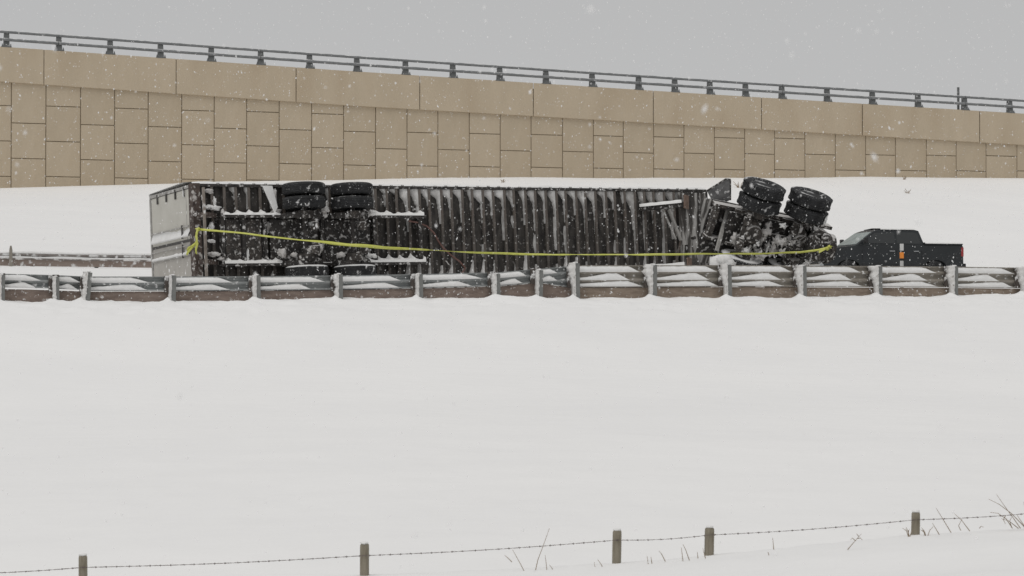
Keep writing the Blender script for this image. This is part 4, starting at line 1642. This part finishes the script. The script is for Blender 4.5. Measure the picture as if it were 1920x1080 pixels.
def dpiece(name, za, zb_, w, m_):
    MB().prism([(-w, -.012), (-w * .5, -.022), (w * .5, -.022), (w, -.012), (w, .004), (-w, .004)], za, zb_, 'xy').build(name, m_, dl)


dpiece('stem', 0, h - .42, .042, M['white_post'])
dpiece('band', h - .42, h - .36, .044, M['plastic'])
dpiece('reflector', h - .36, h - .21, .05, M['orange'])
dpiece('band', h - .21, h - .17, .044, M['plastic'])
dpiece('head', h - .17, h, .046, M['white_post'])


# ------------------------------------------------------------------ barbed wire fence in front
def build_fence():
    posts = [(157, 1040, 25.0, 1120), (684, 1018, 25.0, 1110), (1157, 993, 25.0, 1058), (1330, 988, 25.0, 1042), (1716, 959, 25.0, 1000)]
    root = thing('wire_fence', 'barbed wire fence on weathered wooden posts crossing the snow field', 'fence', Matrix.Translation(P(960, 1060, 25)))
    for i, (px, top, Y, base) in enumerate(posts):
        a = P(px, top, Y)
        mb = MB()
        h = 1.0
        n = 12
        vs_, fs = [], []
        prof = [(0.057, -h), (0.056, -.5), (0.055, -.25), (0.0545, -.06), (0.053, -.018), (0.040, -.003), (.012, .002)]
        for r_, z in prof:
            for k in range(n):
                t = 2 * math.pi * k / n
                rr = .92 * r_ * (1 + .07 * nz(math.cos(t) * 1.2 + i * 5, math.sin(t) * 1.2, z * 2.0))
                # a squared-off round post
                q = (abs(math.cos(t)) ** 3.2 + abs(math.sin(t)) ** 3.2) ** (-1 / 3.2)
                vs_.append((rr * q * math.cos(t), rr * q * math.sin(t), z))
        for j in range(len(prof) - 1):
            for k in range(n):
                k2 = (k + 1) % n
                fs.append((j * n + k, j * n + k2, (j + 1) * n + k2, (j + 1) * n + k))
        fs.append(tuple(range((len(prof) - 1) * n, len(prof) * n)))
        mb.push(vs_, fs)
        o = mb.build('post', M['wood'], root, smooth_=True)
        o.matrix_world = Matrix.Translation(a) @ Matrix.Rotation(R(rng.uniform(-1.5, 1.5)), 4, 'Y') @ Matrix.Rotation(rng.uniform(-.3, .3), 4, 'Z')
        mb = MB()
        mb.blob((0, 0, .004), (.05, .05, .018), i, .4, 5, 9)
        mb.build('snow_cap', M['snow'], o, smooth_='all', kind='stuff')
    inv = root.matrix_world.inverted()

    def strand(pts, Y):
        w = [P(px, row, Y) for px, row in pts]
        fine = []
        for a, b in zip(w, w[1:]):
            n = max(2, int((b - a).length / .03))
            for k in range(n):
                u = k / n
                p = a.lerp(b, u)
                p.z -= 0.02 * math.sin(math.pi * u)
                fine.append(p)
        fine.append(w[-1])
        mb = MB(); mb.m = inv
        for ph in (0, math.pi):
            mb.tube([p + Vector((0, math.cos(i * .9 + ph), math.sin(i * .9 + ph))) * .0028 for i, p in enumerate(fine)], .0022, 4)
        s, nxt = 0, .05
        for a, b in zip(fine, fine[1:]):
            s += (b - a).length
            if s > nxt:
                nxt += .128 * rng.uniform(.9, 1.1)
                mb.bar(a - Vector((.012, 0, 0)), a + Vector((.012, 0, 0)), .009, .009)
                for k in range(2):
                    d = Vector((rng.uniform(-.6, .6), rng.uniform(-.6, .6), rng.uniform(.5, 1))).normalized() * .012
                    mb.bar(a - d, a + d, .0032, .0032)
        mb.build('wire', M['wire'], root)
    Y = 25.0 - .062
    strand([(-120, 1075), (157, 1063), (684, 1041), (1157, 1012), (1330, 1002.5), (1716, 974), (2000, 955)], Y)
    strand([(-120, 1135), (157, 1125), (684, 1097), (900, 1081), (1157, 1066), (1330, 1052), (1500, 1038)], Y)


build_fence()


# ------------------------------------------------------------------ dry weeds
def weed(label, stalks, Y, group=None):
    """stalks: lists of photo points at distance Y."""
    base = P(stalks[0][0][0], stalks[0][0][1], Y)
    root = thing('dry_weed', label, 'weed', Matrix.Translation(base), group)
    inv = root.matrix_world.inverted()
    for st in stalks:
        w = [P(px, row, Y + .03 * nz(px, row, 0, .7)) for px, row in st]
        n = len(w)
        th = [lerp(.0055, .0022, i / max(1, n - 1)) * Y / 25 for i in range(n)]
        mb = MB(); mb.m = inv
        mb.tube(w, th, 5)
        mb.build('stalk', M['weed'], root)


def tuft(px, row, hgt, spread, n, seed):
    r_ = random.Random(seed)
    out = []
    for k in range(n):
        a = r_.uniform(-spread, spread)
        hh = hgt * r_.uniform(.4, 1.0)
        x0 = px + r_.uniform(-.25, .25) * spread
        out.append([(x0, row + 6), (x0 + a * .35, row - hh * .45), (x0 + a, row - hh)])
    return out


weed('tall thin dry stalks beside the sagging lower fence wire', [[(1000, 1088), (1008, 1050), (1020, 1018), (1030, 990)], [(990, 1084), (975, 1055), (961, 1030)],
                                                             [(1026, 1075), (1024, 1055), (1022, 1040)], [(960, 1053), (952, 1045), (946, 1040)], [(1042, 1084), (1036, 1066), (1030, 1058)]], 24.7)
weed('short snapped stalks at the foot of the leaning grass beside a fence post', [[(1118, 1084), (1116, 1066), (1114, 1053)], [(1134, 1070), (1126, 1056), (1120, 1048)], [(1090, 1086), (1086, 1074)], [(1104, 1086), (1098, 1072), (1092, 1070)]], 24.7)
weed('sparse upright grass blades between the two closely set fence posts', [[(1215, 1058), (1213, 1042)], [(1222, 1056), (1220, 1043)], [(1247, 1052), (1240, 1038), (1235, 1032)], [(1280, 1051), (1277, 1026)],
                                                                 [(1292, 1050), (1285, 1030), (1280, 1020)], [(1308, 1046), (1307, 1034)], [(1322, 1046), (1317, 1027)]], 24.7)
weed('bent brown twig lying on the snow in the wide fence bay', [[(1588, 1030), (1600, 1016), (1614, 1000)], [(1603, 1013), (1597, 1008), (1594, 1012)], [(1606, 1009), (1612, 1008), (1616, 1012)], [(1609, 1005), (1605, 1000)]], 24.0)
weed('single faint grass stalk in the wide fence bay', [[(1450, 1030), (1449, 1018), (1448, 1008)], [(1441, 1040), (1439, 1034)]], 24.4)
weed('low scrubby sprigs at the foot of the last fence post', tuft(1704, 1000, 12, 12, 5, 3) + tuft(1736, 1000, 16, 14, 5, 4), 24.8)
weed('leaning dry stalks beside the last fence post', [[(1760, 1002), (1753, 990), (1747, 980)], [(1782, 998), (1768, 975), (1754, 952)], [(1800, 994), (1796, 985), (1803, 972)], [(1817, 995), (1802, 975), (1788, 962)],
                                                 [(1835, 990), (1838, 986), (1843, 988)]], 24.7)
weed('bushy leafless dry shrub crossing the top fence wire', [[(1912, 990), (1898, 970), (1882, 948), (1867, 926)], [(1920, 988), (1895, 962), (1872, 945), (1852, 935)], [(1897, 990), (1885, 972), (1870, 962), (1855, 960)],
                                                       [(1908, 990), (1890, 976), (1876, 972)], [(1895, 988), (1892, 976), (1896, 968)], [(1922, 990), (1912, 975), (1905, 964)], [(1884, 966), (1880, 974), (1884, 982)],
                                                       [(1930, 985), (1922, 960), (1918, 940)], [(1940, 990), (1936, 955), (1930, 930)]], 24.7)


def bank_weed(px, row, size, label, seed):
    # find the spot on the bank under this line of sight
    Y = 60.0
    while Y < 104:
        p = P(px, row, Y)
        if p.z <= ground(p.x, Y):
            break
        Y += .25
    weed(label, tuft(px, row, size, size * .7, 6, seed), Y - .1)


bank_weed(1703, 364, 13, 'small brown weed poking out of the snow bank above the pickup', 21)
bank_weed(1696, 337, 8, 'tiny weed at the wall foot above the pickup', 22)
bank_weed(1385, 352, 16, 'brown weed on the snow bank beside the standing mud flap', 23)
bank_weed(943, 342, 7, 'tiny dark weed at the wall foot above the middle of the trailer', 24)


# ------------------------------------------------------------------ falling snow
def build_flakes():
    r_ = random.Random(77)
    mb = MB()
    V, Fc = mb.v, mb.f
    n = 0
    while n < 32000:
        u = r_.random() ** (1 / 2.1)
        Y = 3.2 + u * 84
        X = r_.uniform(-1, 1) * (0.28 * Y + .6)
        Z = CZ + r_.uniform(-.19, .21) * Y + r_.uniform(-.3, .3)
        if Y > 24 and Z < ground(X, Y, False) + .05:
            n += 1
            continue
        s = r_.uniform(.0032, .0075) * (1 + .75 * smooth(18, 50, Y))
        if r_.random() < .12:
            s *= 1.6
        o = len(V)
        a = r_.uniform(.8, 2.0)
        ax = Euler((r_.uniform(-.5, .5), r_.uniform(-.5, .5), r_.random() * 6)).to_matrix()
        for d in ((s, 0, 0), (-s, 0, 0), (0, s, 0), (0, -s, 0), (0, 0, s * a), (0, 0, -s * a)):
            p = ax @ Vector(d)
            V.append((X + p.x, Y + p.y, Z + p.z))
        for f in ((0, 2, 4), (2, 1, 4), (1, 3, 4), (3, 0, 4), (2, 0, 5), (1, 2, 5), (3, 1, 5), (0, 3, 5)):
            Fc.append(tuple(i + o for i in f))
        n += 1
    me = bpy.data.meshes.new('falling_snow')
    me.from_pydata(V, [], Fc)
    me.materials.append(M['flake'])
    o = bpy.data.objects.new('falling_snow', me)
    COL.objects.link(o)
    o['kind'] = 'stuff'
    tag(o, 'white snowflakes drifting through the air over the whole scene', 'snowfall')


build_flakes()
